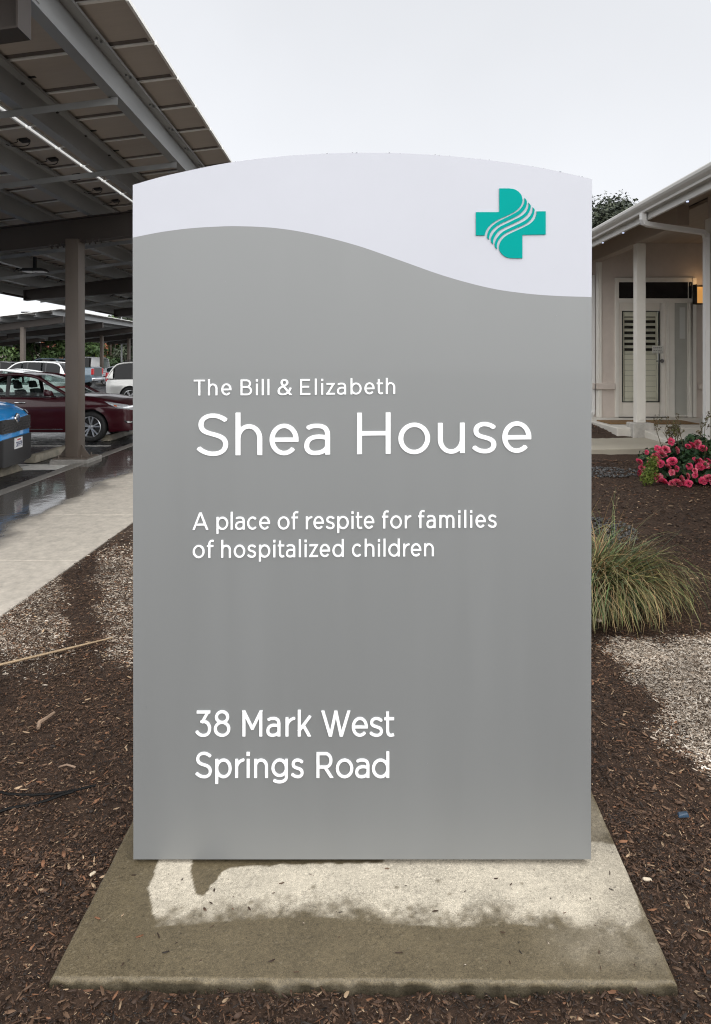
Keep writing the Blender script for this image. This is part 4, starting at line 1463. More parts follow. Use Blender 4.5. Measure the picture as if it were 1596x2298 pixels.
def surf_patch(root, nm, m, poly, thick=.012, plane='front', x=0.0, bend=0.0, smooth=None):
    """a lens or panel outlined in (y, z) on an end face, following the rounded corner (bend)"""
    b = MB()
    sgn = 1 if plane == 'front' else -1
    def fn(y, z, t):
        return (x - sgn * bend * max(0, abs(y) - .45) ** 2 + sgn * t, y, z)
    b.loops_prism([poly], fn, -.05, thick)
    return b.build(nm, m, root, smooth=smooth)
def side_patch(root, nm, m, poly, y, thick=.01):
    for s_ in (-1, 1):
        b = MB()
        b.loops_prism([poly], lambda x, z, t: (x, s_ * (y + t), z), -.03, thick)
        b.build(nm, m, root)

def plate(root, x, z, s_=1):
    b = MB(); b.box(min(x, x + s_ * .012), max(x, x + s_ * .012), -.155, .155, z - .078, z + .078)
    p = b.build('license_plate', M_PLATE, root)
    b = MB(); xx = x + s_ * .013
    b.box(min(xx, xx + s_ * .002), max(xx, xx + s_ * .002), -.07, .07, z + .042, z + .062)
    b.build('plate_script', M_PLATER, p)
    b = MB()
    for i in range(7):
        y = -.118 + i * .0395
        for q_ in range(3):
            if random.random() < .8:
                zz = z - .05 + q_ * .026
                b.box(min(xx, xx + s_ * .002), max(xx, xx + s_ * .002), y - .011, y + .011, zz, zz + .018 if random.random() < .6 else zz + .026)
    b.build('plate_characters', M_PLATEB, p)

def conform(root, nm, m, sp_, upper, lower, off=.006, n=10, sides=(-1, 1)):
    """a lens or trim strip lying on the curved flank between two (x, z) outlines"""
    ys = sp_['ysurf']
    out = []
    for s_ in sides:
        G0 = []; G1 = []
        for i in range(n + 1):
            t = i / n
            ux = np.interp(t, np.linspace(0, 1, len(upper)), [p[0] for p in upper]); uz = np.interp(t, np.linspace(0, 1, len(upper)), [p[1] for p in upper])
            lx = np.interp(t, np.linspace(0, 1, len(lower)), [p[0] for p in lower]); lz = np.interp(t, np.linspace(0, 1, len(lower)), [p[1] for p in lower])
            r0 = []
            for k_ in range(5):
                q_ = k_ / 4
                x, z = ux + (lx - ux) * q_, uz + (lz - uz) * q_
                r0.append((x, s_ * (ys(x, z) + off * (1 if 0 < k_ < 4 and 0 < i < n else -1.5)), z))
            G0.append(r0)
        b = MB(); b.grid(G0)
        out.append(b.build(nm, m, root, smooth=50))
    return out

def prep(sp_):
    """flank half-width as a function of (x, z), used by conform()"""
    L, W, belt = sp_['L'], sp_['W'], sp_['belt']
    rc = sp_.get('round', .42); cr = sp_.get('crease', (.62, .78))
    def ys(x, z):
        u = abs(x) / (L / 2)
        h = W / 2 * (1 - .085 * u ** 3)
        t = min(1, max(0, (L / 2 - abs(x)) / rc))
        h *= (.70 + .30 * math.sqrt(max(0, 1 - (1 - t) ** 2.4)))
        return h * float(np.interp(z / belt, [.15, .30, .42, cr[0], cr[0] + .025, cr[1], cr[1] + .02, 1.0, 1.3], [.93, .972, .985, .992, 1.0, .998, .985, .955, .90]))
    sp_['ysurf'] = ys
    return sp_

def sedan(p, **k):
    s = dict(L=4.88, W=1.85, belt=.965, paint=p, xf=1.46, xr=-1.34, R=.325, style='ten', tw=.225,
             top=[(-2.44, .80), (-2.36, .98), (-2.25, 1.02), (-1.8, 1.045), (-1.2, .99), (.6, .97), (1.0, .985), (1.5, .945), (2.0, .86), (2.3, .76), (2.44, .60)],
             rail=[(-1.98, 1.02), (-1.50, 1.19), (-.95, 1.36), (-.35, 1.435), (.02, 1.425), (.30, 1.36), (.65, 1.17), (1.02, .975)], i_roof=(-.98, .22),
             side=[(-1.9, -1.3, 'paint'), (-1.3, -.36, 'glass'), (-.26, .93, 'glass')], pillars=((-.31, -.02),), handles=(-.02, -1.05), mirror=.66, seats=(-.12, -1.0))
    s.update(k); return prep(s)
def suv(p, **k):
    s = dict(L=4.65, W=1.86, belt=1.04, paint=p, xf=1.42, xr=-1.30, R=.35, style='six', tw=.23, sill=.26,
             top=[(-2.32, .85), (-2.26, 1.06), (-2.1, 1.08), (.6, 1.05), (.95, 1.10), (1.5, 1.08), (2.0, 1.03), (2.22, .95), (2.32, .78)], win=.16,
             rail=[(-2.20, 1.07), (-2.05, 1.36), (-1.82, 1.60), (-1.3, 1.68), (-.4, 1.71), (.1, 1.68), (.42, 1.58), (.75, 1.33), (1.08, 1.07)], i_roof=(-1.86, .30), bow=.07,
             side=[(-2.16, -1.95, 'paint'), (-1.95, -1.26, 'dark'), (-1.18, -.28, 'dark'), (-.20, 1.0, 'glass')], pillars=((-.24, -.02), (-1.22, .0)), handles=(-.02, -1.0), mirror=.78, tumble=.14, seats=(-.1,))
    s.update(k); return prep(s)

def tail(sp_z0, sp_z1, x_in=.42, back=.62):
    def f(root, s):
        L = s['L']
        conform(root, 'taillight', M_REDL, s, [(-L / 2 + x_in, sp_z1), (-L / 2 + .012, sp_z1)], [(-L / 2 + x_in * .8, sp_z0 + .03), (-L / 2 + .012, sp_z0)])
        b = MB(); yy = s['ysurf'](-L / 2 + .03, (sp_z0 + sp_z1) / 2)
        for s_ in (-1, 1):
            b = MB(); b.box(-L / 2 - .008, -L / 2 + .03, min(s_ * yy * .98, s_ * yy * back), max(s_ * yy * .98, s_ * yy * back), sp_z0 + .01, sp_z1)
            bevel(b.build('taillight', M_REDL, root), .008, 1)
        plate(root, -L / 2 - .006, sp_z0 - .06, -1)
    return f
def nose_sedan(root, s):
    L = s['L']
    conform(root, 'headlight', M_CLEAR, s, [(L / 2 - .70, .87), (L / 2 - .42, .825), (L / 2 - .06, .765)], [(L / 2 - .62, .815), (L / 2 - .42, .70), (L / 2 - .06, .665)], n=14)
    conform(root, 'turn_signal', M_AMBER, s, [(L / 2 - .50, .80), (L / 2 - .42, .79)], [(L / 2 - .49, .76), (L / 2 - .42, .74)], off=.011)
    conform(root, 'fog_light', M_TRIM, s, [(L / 2 - .30, .47), (L / 2 - .05, .45)], [(L / 2 - .26, .40), (L / 2 - .05, .36)])
    conform(root, 'fog_lens', M_CHROME, s, [(L / 2 - .24, .445), (L / 2 - .12, .44)], [(L / 2 - .22, .41), (L / 2 - .12, .40)], off=.012)
    conform(root, 'sill_trim', M_CHROME, s, [(-.85, .285), (1.0, .285)], [(-.85, .262), (1.0, .262)], off=.004)
    b = MB(); b.box(L / 2 - .01, L / 2 + .012, -.48, .48, .48, .64)
    b.build('grille', M_TRIM, root)
    # door seams
    for x in (.98, -.30, -1.25):
        conform(root, 'door_seam', M_TRIM, s, [(x - .004, .93), (x + .004, .93)], [(x - .004 - .03, .34), (x + .004 - .03, .34)], off=.0015, n=2)
P_RED = mat('maroon_paint', (0.040, 0.002, 0.006), rough=.3, metal=.1, coat=.45, var=.03, vscale=30, spec=.3)
car('parked_car', 'dark red sedan behind the brown column, facing the sidewalk', 'car', (-7.12, 15.93, 0), 0,
    sedan(P_RED, handlem=M_CHROME, beltm=M_CHROME, extra=(nose_sedan, tail(.78, .92))))

def nose_blue(root, s):
    L = s['L']
    def sx(y, z, th): return L / 2 - 4.6 * max(0, abs(y) - .57) ** 2 - max(0, z - .88) * .8 + th
    def pp(nm, m, ylo, yhi, lo, hi, th, par=root):
        G = []
        n = max(4, int((yhi - ylo) / .04))
        for i in range(n + 1):
            y = ylo + (yhi - ylo) * i / n
            z0, z1 = float(np.interp(y, *zip(*lo))), float(np.interp(y, *zip(*hi)))
            G.append([(sx(y, z0, -.12), y, z0)] + [(sx(y, z0 + (z1 - z0) * k / 6, th if 0 < i < n else -.01), y, z0 + (z1 - z0) * k / 6) for k in range(7)] + [(sx(y, z1, -.12), y, z1)])
        b = MB(); b.grid(G); return b.build(nm, m, par, smooth=35)
    pp('front_bumper', M_TRIM, -.85, .85, [(-.87, .26), (-.5, .20), (0, .19), (.5, .20), (.87, .26)], [(-.87, .52), (-.78, .58), (-.5, .595), (.5, .595), (.78, .58), (.87, .52)], .03)
    gr = pp('grille', M_TRIM, -.77, .77, [(-.82, .74), (-.6, .68), (0, .665), (.6, .68), (.82, .74)], [(-.82, .86), (-.5, .875), (0, .855), (.5, .875), (.82, .86)], .018)
    b = MB()
    for r in range(5):
        for c_ in range(-10, 11):
            y, z = c_ * .075 + (r % 2) * .037, .685 + r * .04
            if abs(y) > .54 or z > .845: continue
            x0 = L / 2 - 4.6 * max(0, abs(y) - .57) ** 2 + .022
            b.box(x0, x0 + .012, y - .030, y + .030, z - .006, z + .007)
    b.build('grille_mesh', mat('grille_gloss', (.03, .03, .032), rough=.25), gr)
    b = MB(); b.lathe_y([(0, -.02), (.062, -.018), (.075, -.008), (.078, .01)], 24)
    e = b.build('emblem', M_CHROME, root, smooth=40); e.rotation_euler = (0, 0, R(90)); e.location = (L / 2 + .02, 0, .862)
    b = MB(); b.lathe_y([(0, -.022), (.05, -.021), (.055, -.018)], 24); b.build('emblem_face', mat('emblem_blue', (.03, .06, .12), rough=.2), e, smooth=40)
    plate(root, L / 2 + .032, .50)
    for s_ in (-1, 1):
        ya, yb2 = sorted((s_ * .60, s_ * .85))
        pp('headlight', M_CLEAR, ya, yb2, [(ya, .90), (yb2, .90)], [(ya, .945 if s_ > 0 else .985), (yb2, .985 if s_ > 0 else .945)], .014)
    b = MB()
    for s_ in (-1, 1):
        b = MB(); b.grid([[(x, s_ * (.42 + .10 * k_), float(np.interp(x, [1.0, 1.5, 2.0, 2.15], [1.118, 1.104, 1.055, 1.01])) + .018 * math.sin(math.pi * k_ / 2)) for k_ in range(3)] for x in np.linspace(1.05, 2.12, 9)])
        b.build('hood_ridge', s['paint'], root, smooth=60)
P_BLUE = paint('bright_blue_paint', (0.016, 0.30, 0.76), metal=.0)
car('parked_car', 'bright blue SUV cut off by the left edge, grille and licence plate showing', 'car', (-7.37, 10.30, 0), R(7),
    suv(P_BLUE, L=4.60, W=1.80, belt=1.0, top=[(-2.3, .85), (-2.24, 1.06), (-2.1, 1.08), (.6, 1.05), (.95, 1.12), (1.5, 1.10), (2.0, 1.04), (2.18, .96), (2.30, .86)], round=.50, extra=(nose_blue, tail(.85, 1.0))))
P_WHITE = paint('white_paint', (0.72, 0.73, 0.73), metal=0, rough=.25)
car('parked_car', 'white sedan parked tail to the right, behind the dark red sedan', 'car', (-11.95, 23.9, 0), math.pi, sedan(P_WHITE, extra=(tail(.82, .92, .34, .45),)))
car('parked_car', 'white wagon with roof rails, its rear hatch beyond the white sedan', 'car', (-17.55, 38.0, 0), math.pi,
    suv(P_WHITE, L=4.9, side=[(-2.16, -1.98, 'paint'), (-1.95, -1.05, 'dark'), (-.97, -.02, 'dark'), (.06, 1.0, 'dark')], glass_r=G_DARK, extra=(tail(.95, 1.08, .3, .6),)))
def rack(root, s):
    for s_ in (-1, 1):
        b = MB(); b.tube([(-1.6, s_ * .56, 1.70), (-1.5, s_ * .56, 1.77), (.0, s_ * .56, 1.78), (.1, s_ * .56, 1.71)], .02, 6); b.build('roof_rack', M_TRIM, root)
    for x in (-1.2, -.4):
        b = MB(); b.tube([(x, -.56, 1.785), (x, .56, 1.785)], .022, 6); b.build('rack_bar', M_TRIM, root)
P_SILV = paint('silver_paint', (0.56, 0.56, 0.54), metal=.3)
car('parked_car', 'pale silver SUV with tinted rear glass, half hidden by the sign', 'car', (-7.52, 28.4, 0), 0,
    suv(P_SILV, style='five', R=.36, side=[(-2.16, -1.98, 'paint'), (-1.92, -1.16, 'dark'), (-1.06, -.26, 'dark'), (-.18, 1.0, 'glass')], glass_r=G_DARK, extra=(tail(.92, 1.28, .20, .86), rack)))
def truck_bits(root, s):
    L = s['L']
    b = MB(); b.box(-L / 2 - .012, -L / 2 + .02, -.66, .66, .78, 1.33); bevel(b.build('tailgate', mat('tailgate_dark', (.03, .035, .04), rough=.35), root), .01, 1)
    b = MB(); b.box(-L / 2 - .16, -L / 2 + .05, -.9, .9, .52, .70); bevel(b.build('rear_bumper', M_CHROME, root), .02, 2)
    for s_ in (-1, 1):
        b = MB(); b.box(-L / 2 - .02, -L / 2 + .10, min(s_ * .68, s_ * .90), max(s_ * .68, s_ * .90), .90, 1.28); bevel(b.build('taillight', M_REDL, root), .015, 1)
    b = MB(); b.box(-L / 2 + .1, -.65, -.78, .78, 1.36, 1.372); b.build('bed_cover', M_TRIM, root)
P_TRUCK = paint('slate_blue_paint', (0.085, 0.125, 0.16), metal=.3)
car('pickup_truck', 'slate blue pickup truck with red taillight, just right of the brown column', 'pickup truck', (-19.3, 45.0, 0), math.pi,
    prep(dict(L=5.7, W=1.96, belt=1.20, paint=P_TRUCK, xf=1.75, xr=-1.75, R=.40, style='six', tw=.26, sill=.42, round=.16, win=.10,
         top=[(-2.85, 1.36), (-.75, 1.36), (-.6, 1.20), (1.1, 1.20), (1.3, 1.25), (2.6, 1.15), (2.8, 1.05), (2.85, .9)],
         rail=[(-.72, 1.24), (-.66, 1.5), (-.55, 1.82), (-.2, 1.9), (.4, 1.9), (.75, 1.82), (1.05, 1.55), (1.36, 1.24)], i_roof=(-.58, .7), bow=.05,
         side=[(-.70, -.56, 'paint'), (-.54, .25, 'dark'), (.33, 1.25, 'glass')], pillars=((.29, 0),), handles=(.3,), mirror=1.1, extra=(truck_bits,))))
car('parked_car', 'silver grey sedan seen past the pickup truck tailgate', 'car', (-16.6, 51.5, 0), 0, sedan(paint('grey_silver_paint', (.36, .38, .41)), det=0, extra=(nose_sedan,)))
car('parked_car', 'black hatchback far behind the silver SUV', 'car', (-19.2, 59.0, 0), math.pi, suv(paint('black_paint', (.012, .012, .014)), det=0))
car('parked_car', 'white van far away beside the brown column', 'van', (-24.6, 63.0, 0), math.pi,
    suv(P_WHITE, L=5.0, det=0, belt=1.1, rail=[(-2.3, 1.12), (-2.25, 1.6), (-2.15, 2.0), (-1.3, 2.1), (.2, 2.1), (.7, 2.02), (1.1, 1.75), (1.6, 1.2)], i_roof=(-2.2, .75), side=[(-2.26, -1.2, 'paint'), (-1.1, .3, 'dark'), (.4, 1.45, 'glass')]))
car('parked_car', 'light blue minivan far away behind the white wagon', 'minivan', (-24.3, 56.0, 0), math.pi,
    suv(paint('pale_blue_paint', (.20, .29, .38)), L=5.0, det=0, belt=1.1, rail=[(-2.3, 1.12), (-2.22, 1.5), (-2.05, 1.85), (-1.3, 1.93), (.2, 1.93), (.7, 1.84), (1.1, 1.6), (1.6, 1.15)], i_roof=(-2.1, .75), side=[(-2.26, -1.2, 'dark'), (-1.1, .3, 'dark'), (.4, 1.45, 'glass')], extra=(tail(1.0, 1.4, .15, .85),)))
car('parked_car', 'dark grey SUV far away left of the white wagon roof', 'car', (-22.6, 49.0, 0), 0, suv(paint('charcoal_paint', (.03, .032, .036)), det=0))
car('parked_car', 'black SUV with red taillight at the far left edge of the lot', 'car', (-22.7, 43.5, 0), math.pi, suv(paint('black_paint', (.012, .012, .014)), det=0, extra=(tail(.95, 1.35, .2, .8),)))

# ------------------------------------------------------------------ trees, far buildings
M_LEAF = mat('leaf', (0.05, 0.08, 0.03), rough=0.55, attr='tint', spec=0.3)
M_BARK = mat('bark', (0.07, 0.055, 0.042), rough=0.9, var=.35, vscale=8, bump=.6, bscale=25)
def leaf_cloud(name, n, centres, size, pal, parent=None, org=None, droop=0.0, ar=.55):
    """many leaf-sized faces scattered through overlapping clumps; centres: (x, y, z, rx, ry, rz)"""
    cs = np.array([c[:6] for c in centres]); w_ = (cs[:, 3] * cs[:, 4] * cs[:, 5]) ** .7; w_ /= w_.sum()
    idx = RNG.choice(len(cs), n, p=w_)
    d = RNG.normal(0, 1, (n, 3)); d /= np.linalg.norm(d, axis=1, keepdims=True)
    rad = RNG.random(n) ** .45
    rad *= 1 + RNG.normal(0, .10, n)
    P = cs[idx, :3] + d * rad[:, None] * cs[idx, 3:6]
    nrm = d + RNG.normal(0, .55, (n, 3)) + np.array([0, 0, .5]); nrm /= np.linalg.norm(nrm, axis=1, keepdims=True)
    a = np.cross(nrm, RNG.normal(0, 1, (n, 3))); a /= np.linalg.norm(a, axis=1, keepdims=True)
    b_ = np.cross(nrm, a)
    s_ = size * RNG.uniform(.6, 1.4, n)[:, None]
    V = np.stack([P - a * s_, P + b_ * s_ * ar * .9 + nrm * s_ * .12, P + a * s_ - nrm * s_ * .1, P - b_ * s_ * ar * .9 + nrm * s_ * .12], 1).reshape(-1, 3)
    Fc = np.arange(4 * n)
    pal = np.array(pal)
    cidx = RNG.integers(0, len(pal), len(cs))
    c = pal[np.where(RNG.random(n) < .6, cidx[idx], RNG.integers(0, len(pal), n))] * RNG.uniform(.7, 1.3, (n, 1))
    return np_mesh(name, V, Fc, 4, M_LEAF, parent=parent, colors=np.repeat(c, 4, axis=0), org=org)
def tree(label, x, y, z0, h, r, pal, n=2600, size=.16, trunk_h=.35, clumps=22, cat='tree', group=None, flat=.8):
    root = empty('tree', (x, y, z0)); tag(root, label, cat, group)
    b = MB()
    b.tube([(0, 0, -.1), (.05, 0, h * .2), (0, .08, h * .45), (.1, 0, h * .7)], .2, 8, rs=[h * .030, h * .024, h * .018, h * .008])
    cen = []
    for i in range(clumps):
        a = random.uniform(0, 6.283); q_ = random.random() ** .6
        zc = h * (trunk_h + (1 - trunk_h) * random.random())
        env = math.sin(math.pi * min(1, max(.08, (zc / h - trunk_h * .8) / (1.04 - trunk_h * .8)))) ** .6
        c = (math.cos(a) * r * q_ * env * .8, math.sin(a) * r * q_ * env * .8, zc * .94)
        k_ = r * random.uniform(.22, .40)
        cen.append((c[0], c[1], c[2], k_, k_, k_ * flat))
        if i % 2 == 0:
            b.tube([(0, .03, h * trunk_h * .8), (c[0] * .5, c[1] * .5, (h * trunk_h + c[2]) * .5), (c[0], c[1], c[2])], .05, 5, rs=[h * .012, h * .008, h * .003])
    b.build('trunk', M_BARK, root, smooth=60)
    leaf_cloud('crown', n, cen, size, pal, root)
    return root
OAK = [(.034, .044, .026), (.055, .068, .040), (.022, .030, .018), (.075, .085, .055)]
GRN = [(.055, .095, .030), (.035, .065, .022), (.08, .125, .04)]
YEL = [(.16, .23, .03), (.12, .19, .03), (.22, .28, .05)]
tree('dark leafy oak rising behind the roof of the house', 10.9, 30.0, .6, 7.9, 3.0, OAK, n=30000, size=.09, clumps=60, trunk_h=.3)
for lab, x, y, h, r, pal in (('round green tree far left beyond the cars, left of the pole', -44.5, 92, 7, 4.0, GRN), ('green tree far left behind the dark grey SUV', -37.5, 84, 6.5, 3.2, GRN),
                            ('green tree beside the orange wall, left of the brown column', -38.0, 95, 7, 3.4, GRN), ('dark green tree behind the silver SUV roof', -32.0, 92, 7.5, 3.6, GRN), ('dark green tree farthest right, against the sign edge', -27.5, 86, 7.5, 3.6, OAK),
                            ('bright yellow green shrub right of the brown column', -36.0, 97, 4.2, 2.2, YEL)):
    tree(lab, x, y, 0, h, r, pal, n=5200, size=.25, trunk_h=.10, clumps=20, group='trees beyond the parking lot')
def far_building(label, x0, x1, y, h, wallc, bandc, wins, cols=0):
    root = empty('building', ((x0 + x1) / 2, y, 0)); tag(root, label, 'building')
    org = ((x0 + x1) / 2, y, 0)
    b = MB(); b.box(x0, x1, y, y + 12, 0, h); b.build('wall', mat('wall_' + label[:12], wallc, rough=.85, var=.12, vscale=3), root, org)
    b = MB(); b.box(x0 - .6, x1 + .6, y - 1.6, y + 12.5, h + .01, h + .7); b.build('roof', mat('roof_' + label[:12], bandc, rough=.7), root, org)
    for i in range(wins):
        x = x0 + (x1 - x0) * (i + .5) / wins
        for zf in (1.0, 4.2):
            if zf + 1.6 > h: continue
            b = MB(); b.box(x - .7, x + .7, y - .03, y + .1, zf, zf + 1.6); b.build('window', G_DARK, root, org)
    for i in range(cols):
        x = x0 + (x1 - x0) * (i + .5) / cols
        b = MB(); b.box(x - .35, x + .35, y - 1.3, y - .6, 0, h); b.build('column', mat('white_render', (.66, .64, .60), rough=.8), root, org)
far_building('pale entrance building with a red fascia and white columns, far left', -66, -47, 104, 3.4, (.48, .44, .40), (.38, .11, .09), 4, 4)
far_building('orange brick building far beyond the lot, left of the brown column', -50, -41.5, 112, 8.0, (.42, .17, .09), (.28, .12, .09), 3)
far_building('dull red brick building far beyond the lot, right of the brown column', -40.5, -24, 118, 7.6, (.26, .085, .06), (.20, .10, .09), 6)
for i, (px, Y, lab) in enumerate(((51, 70, 'thin grey light pole among the far trees at left'), (273, 70, 'thin grey light pole above the silver SUV'))):
    x = gx(px, Y)
    r_ = empty('light_pole', (x, Y, 0)); tag(r_, lab, 'light pole', 'light poles in the lot')
    b = MB(); b.tube([(0, 0, .6), (0, 0, 6.5)], .07, 8, rs=[.09, .06]); b.build('pole', M_GALV, r_)
    b = MB(); b.tube([(0, 0, 0), (0, 0, .6)], .25, 12); b.build('base', M_PED, r_)
    b = MB(); b.box(-.1, .7, -.15, .15, 6.5, 6.62); b.build('lamp_head', M_TRIM, r_)

# ------------------------------------------------------------------ the house on the right
M_WALLH = mat('taupe_stucco', (0.57, 0.50, 0.445), rough=0.85, var=.07, vscale=5, bump=.25, bscale=140)
M_TRIMH = mat('greige_trim_paint', (0.72, 0.69, 0.625), rough=0.55, var=.05, vscale=4)
M_DOORH = mat('door_paint', (0.70, 0.655, 0.58), rough=0.5, var=.03)
M_GUT = mat('gutter_paint', (0.54, 0.53, 0.50), rough=0.45, var=.05, vscale=3)
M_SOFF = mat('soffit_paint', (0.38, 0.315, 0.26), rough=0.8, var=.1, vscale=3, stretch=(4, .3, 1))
M_SHING = mat('roof_shingle', (0.10, 0.095, 0.09), rough=0.9, var=.3, vscale=12, bump=.5)
M_CONC = mat('porch_concrete', (0.58, 0.55, 0.49), rough=0.75, var=.10, vscale=6, bump=.15, bscale=90)
M_CONCW = mat('path_concrete', (0.33, 0.30, 0.24), rough=0.55, var=.22, vscale=1.6, bump=.15, bscale=70, rvar=.2)
M_BLKG = mat('dark_window_glass', (0.012, 0.012, 0.013), rough=0.05, spec=.6)
HORG = (5.5, 9.5, 0.55)
house = empty('house', HORG); tag(house, 'low beige house with a recessed porch and white gutter, right of the sign', 'house')
def hb(nm, m, boxes, bev=0.0, par=None):
    b = MB()
    for x in boxes: b.box(*x)
    o = b.build(nm, m, par or house, HORG)
    if bev: bevel(o, bev, 1)
    return o
EX = 3.64            # eave line
# walls: door wall, far flank, near wing
b = MB()
_rz = lambda x: 3.66 + (x - EX) * .30 - .004
b.prism_y([(4.39, .3), (4.70, .3), (4.70, 3.235), (6.10, 3.235), (6.10, .3), (9.5, .3), (9.5, _rz(9.5)), (4.39, _rz(4.39))], 13.0, 13.2)
b.box(4.39, 4.55, 13.2, 18.0, .3, _rz(4.39))
b.build('wall', M_WALLH, house, HORG)
b = MB(); b.prism_y([(4.655, .2), (9.5, .2), (9.5, _rz(9.5)), (4.655, _rz(4.655))], 1.5, 9.5)
b.build('wall', M_WALLH, house, HORG)
hb('corner_board', M_TRIMH, [(4.63, 4.655, 9.36, 9.53, .45, 3.60), (4.655, 4.80, 9.50, 9.525, .45, 3.60)], .004)
hb('corner_board', M_TRIMH, [(4.36, 4.39, 12.975, 13.10, .684, 3.58), (4.39, 4.425, 12.972, 12.999, .684, 3.58)], .004)
# window with trim on the far flank, seen on edge
hb('window_trim', M_TRIMH, [(4.35, 4.388, 13.22, 13.36, 1.0, 3.3), (4.35, 4.388, 14.3, 14.42, 1.0, 3.3), (4.35, 4.388, 13.37, 14.29, 3.18, 3.3), (4.33, 4.388, 13.2, 14.45, .86, .99)], .004)
hb('window', M_BLKG, [(4.375, 4.387, 13.37, 14.29, 1.0, 3.17)])
# wainscot ledge
zl = gz(862, 13) , gz(877, 13)
hb('ledge', M_WALLH, [(4.31, 4.66, 12.93, 12.998, 1.20, 1.31), (4.31, 4.358, 12.94, 13.2, 1.20, 1.31)], .006)
hb('ledge', M_WALLH, [(6.19, 7.2, 12.93, 12.998, 1.20, 1.31)], .006)
# door frame
x0, x1 = gx(1379.6, 13), gx(1561, 13)
zt_, zb_ = gz(624, 13), .69
xd0, xd1 = gx(1388, 13), gx(1494, 13)          # door leaf
xs0, xs1 = gx(1512, 13), gx(1541, 13)          # sidelight glass
zd = gz(680, 13); ztr0 = gz(670, 13); ztr1 = gz(633.5, 13)
fr = hb('door_frame', M_TRIMH, [(x0, x0 + .06, 12.955, 13.02, zb_, zt_), (x1 - .075, x1, 12.955, 13.02, zb_, zt_), (x0 + .06, x1 - .075, 12.955, 13.02, ztr1, zt_),
        (x0 + .06, x1 - .075, 12.955, 13.02, zd, ztr0), (xd1, xs0, 12.955, 13.02, zb_, zd), (xs1, x1 - .075, 12.955, 13.02, zb_, zd), (xs0, xs1, 12.955, 13.02, zb_, gz(932, 13))], .004)
hb('frame_bead', M_TRIMH, [(xs1 + .02, xs1 + .045, 12.94, 12.954, zb_ + .1, zd), (xd1 + .02, xd1 + .04, 12.94, 12.954, zb_, zd), (xs1 - .0, xs1 + .012, 12.935, 12.954, ztr0, ztr1)], .003)
hb('transom_window', M_BLKG, [(x0 + .06, x1 - .075, 12.985, 13.0, ztr0, ztr1)])
hb('sidelight_window', mat('sidelight_glass', (.44, .44, .40), rough=.10, var=.08, vscale=2), [(xs0, xs1, 12.985, 13.0, gz(932, 13), zd)])
hb('sidelight_reflection', mat('reflection_white', (.55, .56, .53), rough=.4), [(xs0 + .10, xs0 + .20, 12.978, 12.984, gz(760, 13), gz(690, 13))], 0)  # white reflection put in as a pale strip before the glass
gx0, gx1 = gx(1395, 13), gx(1479, 13); gz0, gz1 = gz(902.5, 13), gz(698, 13)
door = hb('door', M_DOORH, [(xd0, gx0, 12.975, 13.02, .70, zd), (gx1, xd1, 12.975, 13.02, .70, zd), (gx0, gx1, 12.975, 13.02, gz1, zd), (gx0, gx1, 12.975, 13.02, .70, gz0)], .003)
hb('glazing_gasket', M_TRIM, [(gx0, gx0 + .014, 12.968, 13.0, gz0, gz1), (gx1 - .014, gx1, 12.968, 13.0, gz0, gz1), (gx0 + .014, gx1 - .014, 12.968, 13.0, gz1 - .012, gz1), (gx0 + .014, gx1 - .014, 12.968, 13.0, gz0, gz0 + .014)], 0, door)
hb('room_dark_sheet', mat('dim_room', (.035, .03, .026), rough=.7), [(gx0, gx1, 13.06, 13.08, gz0, gz1)], 0, door)  # dark sheet, the unlit room's dimness put into its colour
M_SHUT = mat('shutter_cream', (.80, .755, .66), rough=.45)
hb('shutter_frame', M_SHUT, [(gx0 + .016, gx0 + .05, 13.0, 13.03, gz0 + .016, gz1 - .014), (gx1 - .05, gx1 - .016, 13.0, 13.03, gz0 + .016, gz1 - .014), (gx0 + .05, gx1 - .05, 13.0, 13.03, gz1 - .10, gz1 - .014), (gx0 + .05, gx1 - .05, 13.0, 13.03, gz0 + .016, gz0 + .06)], .003, door)
zsp = gz(795, 13)
b = MB(); z = gz1 - .145
while z > zsp:
    b.hexa([(gx0 + .05, 13.0, z - .022), (gx1 - .05, 13.0, z - .022), (gx1 - .05, 13.045, z + .022), (gx0 + .05, 13.045, z + .022), (gx0 + .05, 12.998, z - .014), (gx1 - .05, 12.998, z - .014), (gx1 - .05, 13.043, z + .030), (gx0 + .05, 13.043, z + .030)])
    z -= .102
b.build('open_louvre', M_SHUT, door, HORG)
b = MB(); z = zsp
while z > gz0 + .07:
    z2 = max(z - .098, gz0 + .06)
    b.hexa([(gx0 + .05, 13.012, z2 + .004), (gx1 - .05, 13.012, z2 + .004), (gx1 - .05, 13.03, z2 + .004), (gx0 + .05, 13.03, z2 + .004), (gx0 + .05, 13.02, z), (gx1 - .05, 13.02, z), (gx1 - .05, 13.032, z), (gx0 + .05, 13.032, z)])
    z = z2
b.build('closed_louvre', M_SHUT, door, HORG)
hb('door_glass', glass_mat('door_glass', (.93, .94, .92), .08), [(gx0 + .014, gx1 - .014, 12.982, 12.986, gz0 + .014, gz1 - .012)], 0, door)
hx, hz = gx(1487, 12.95), gz(810, 12.95)
b = MB(); b.lathe_y([(0, -.03), (.028, -.028), (.036, -.012), (.036, .0)], 20, hx, 12.975, hz)
b.tube([(hx, 12.95, hz), (hx, 12.915, hz), (hx - .03, 12.905, hz), (hx - .13, 12.91, hz - .004)], .010, 8)
b.build('door_handle', mat('steel_handle', (.32, .33, .35), rough=.25, metal=.9), door, HORG, smooth=50)
nx0, nx1, nz0, nz1 = gx(1464, 12.96), gx(1489, 12.96), gz(793, 12.96), gz(776, 12.96)
nt_ = hb('door_notice', mat('notice_paper', (.62, .61, .56), rough=.6), [(nx0, nx1, 12.962, 12.9665, nz0, nz1)], 0, door)
b = MB()
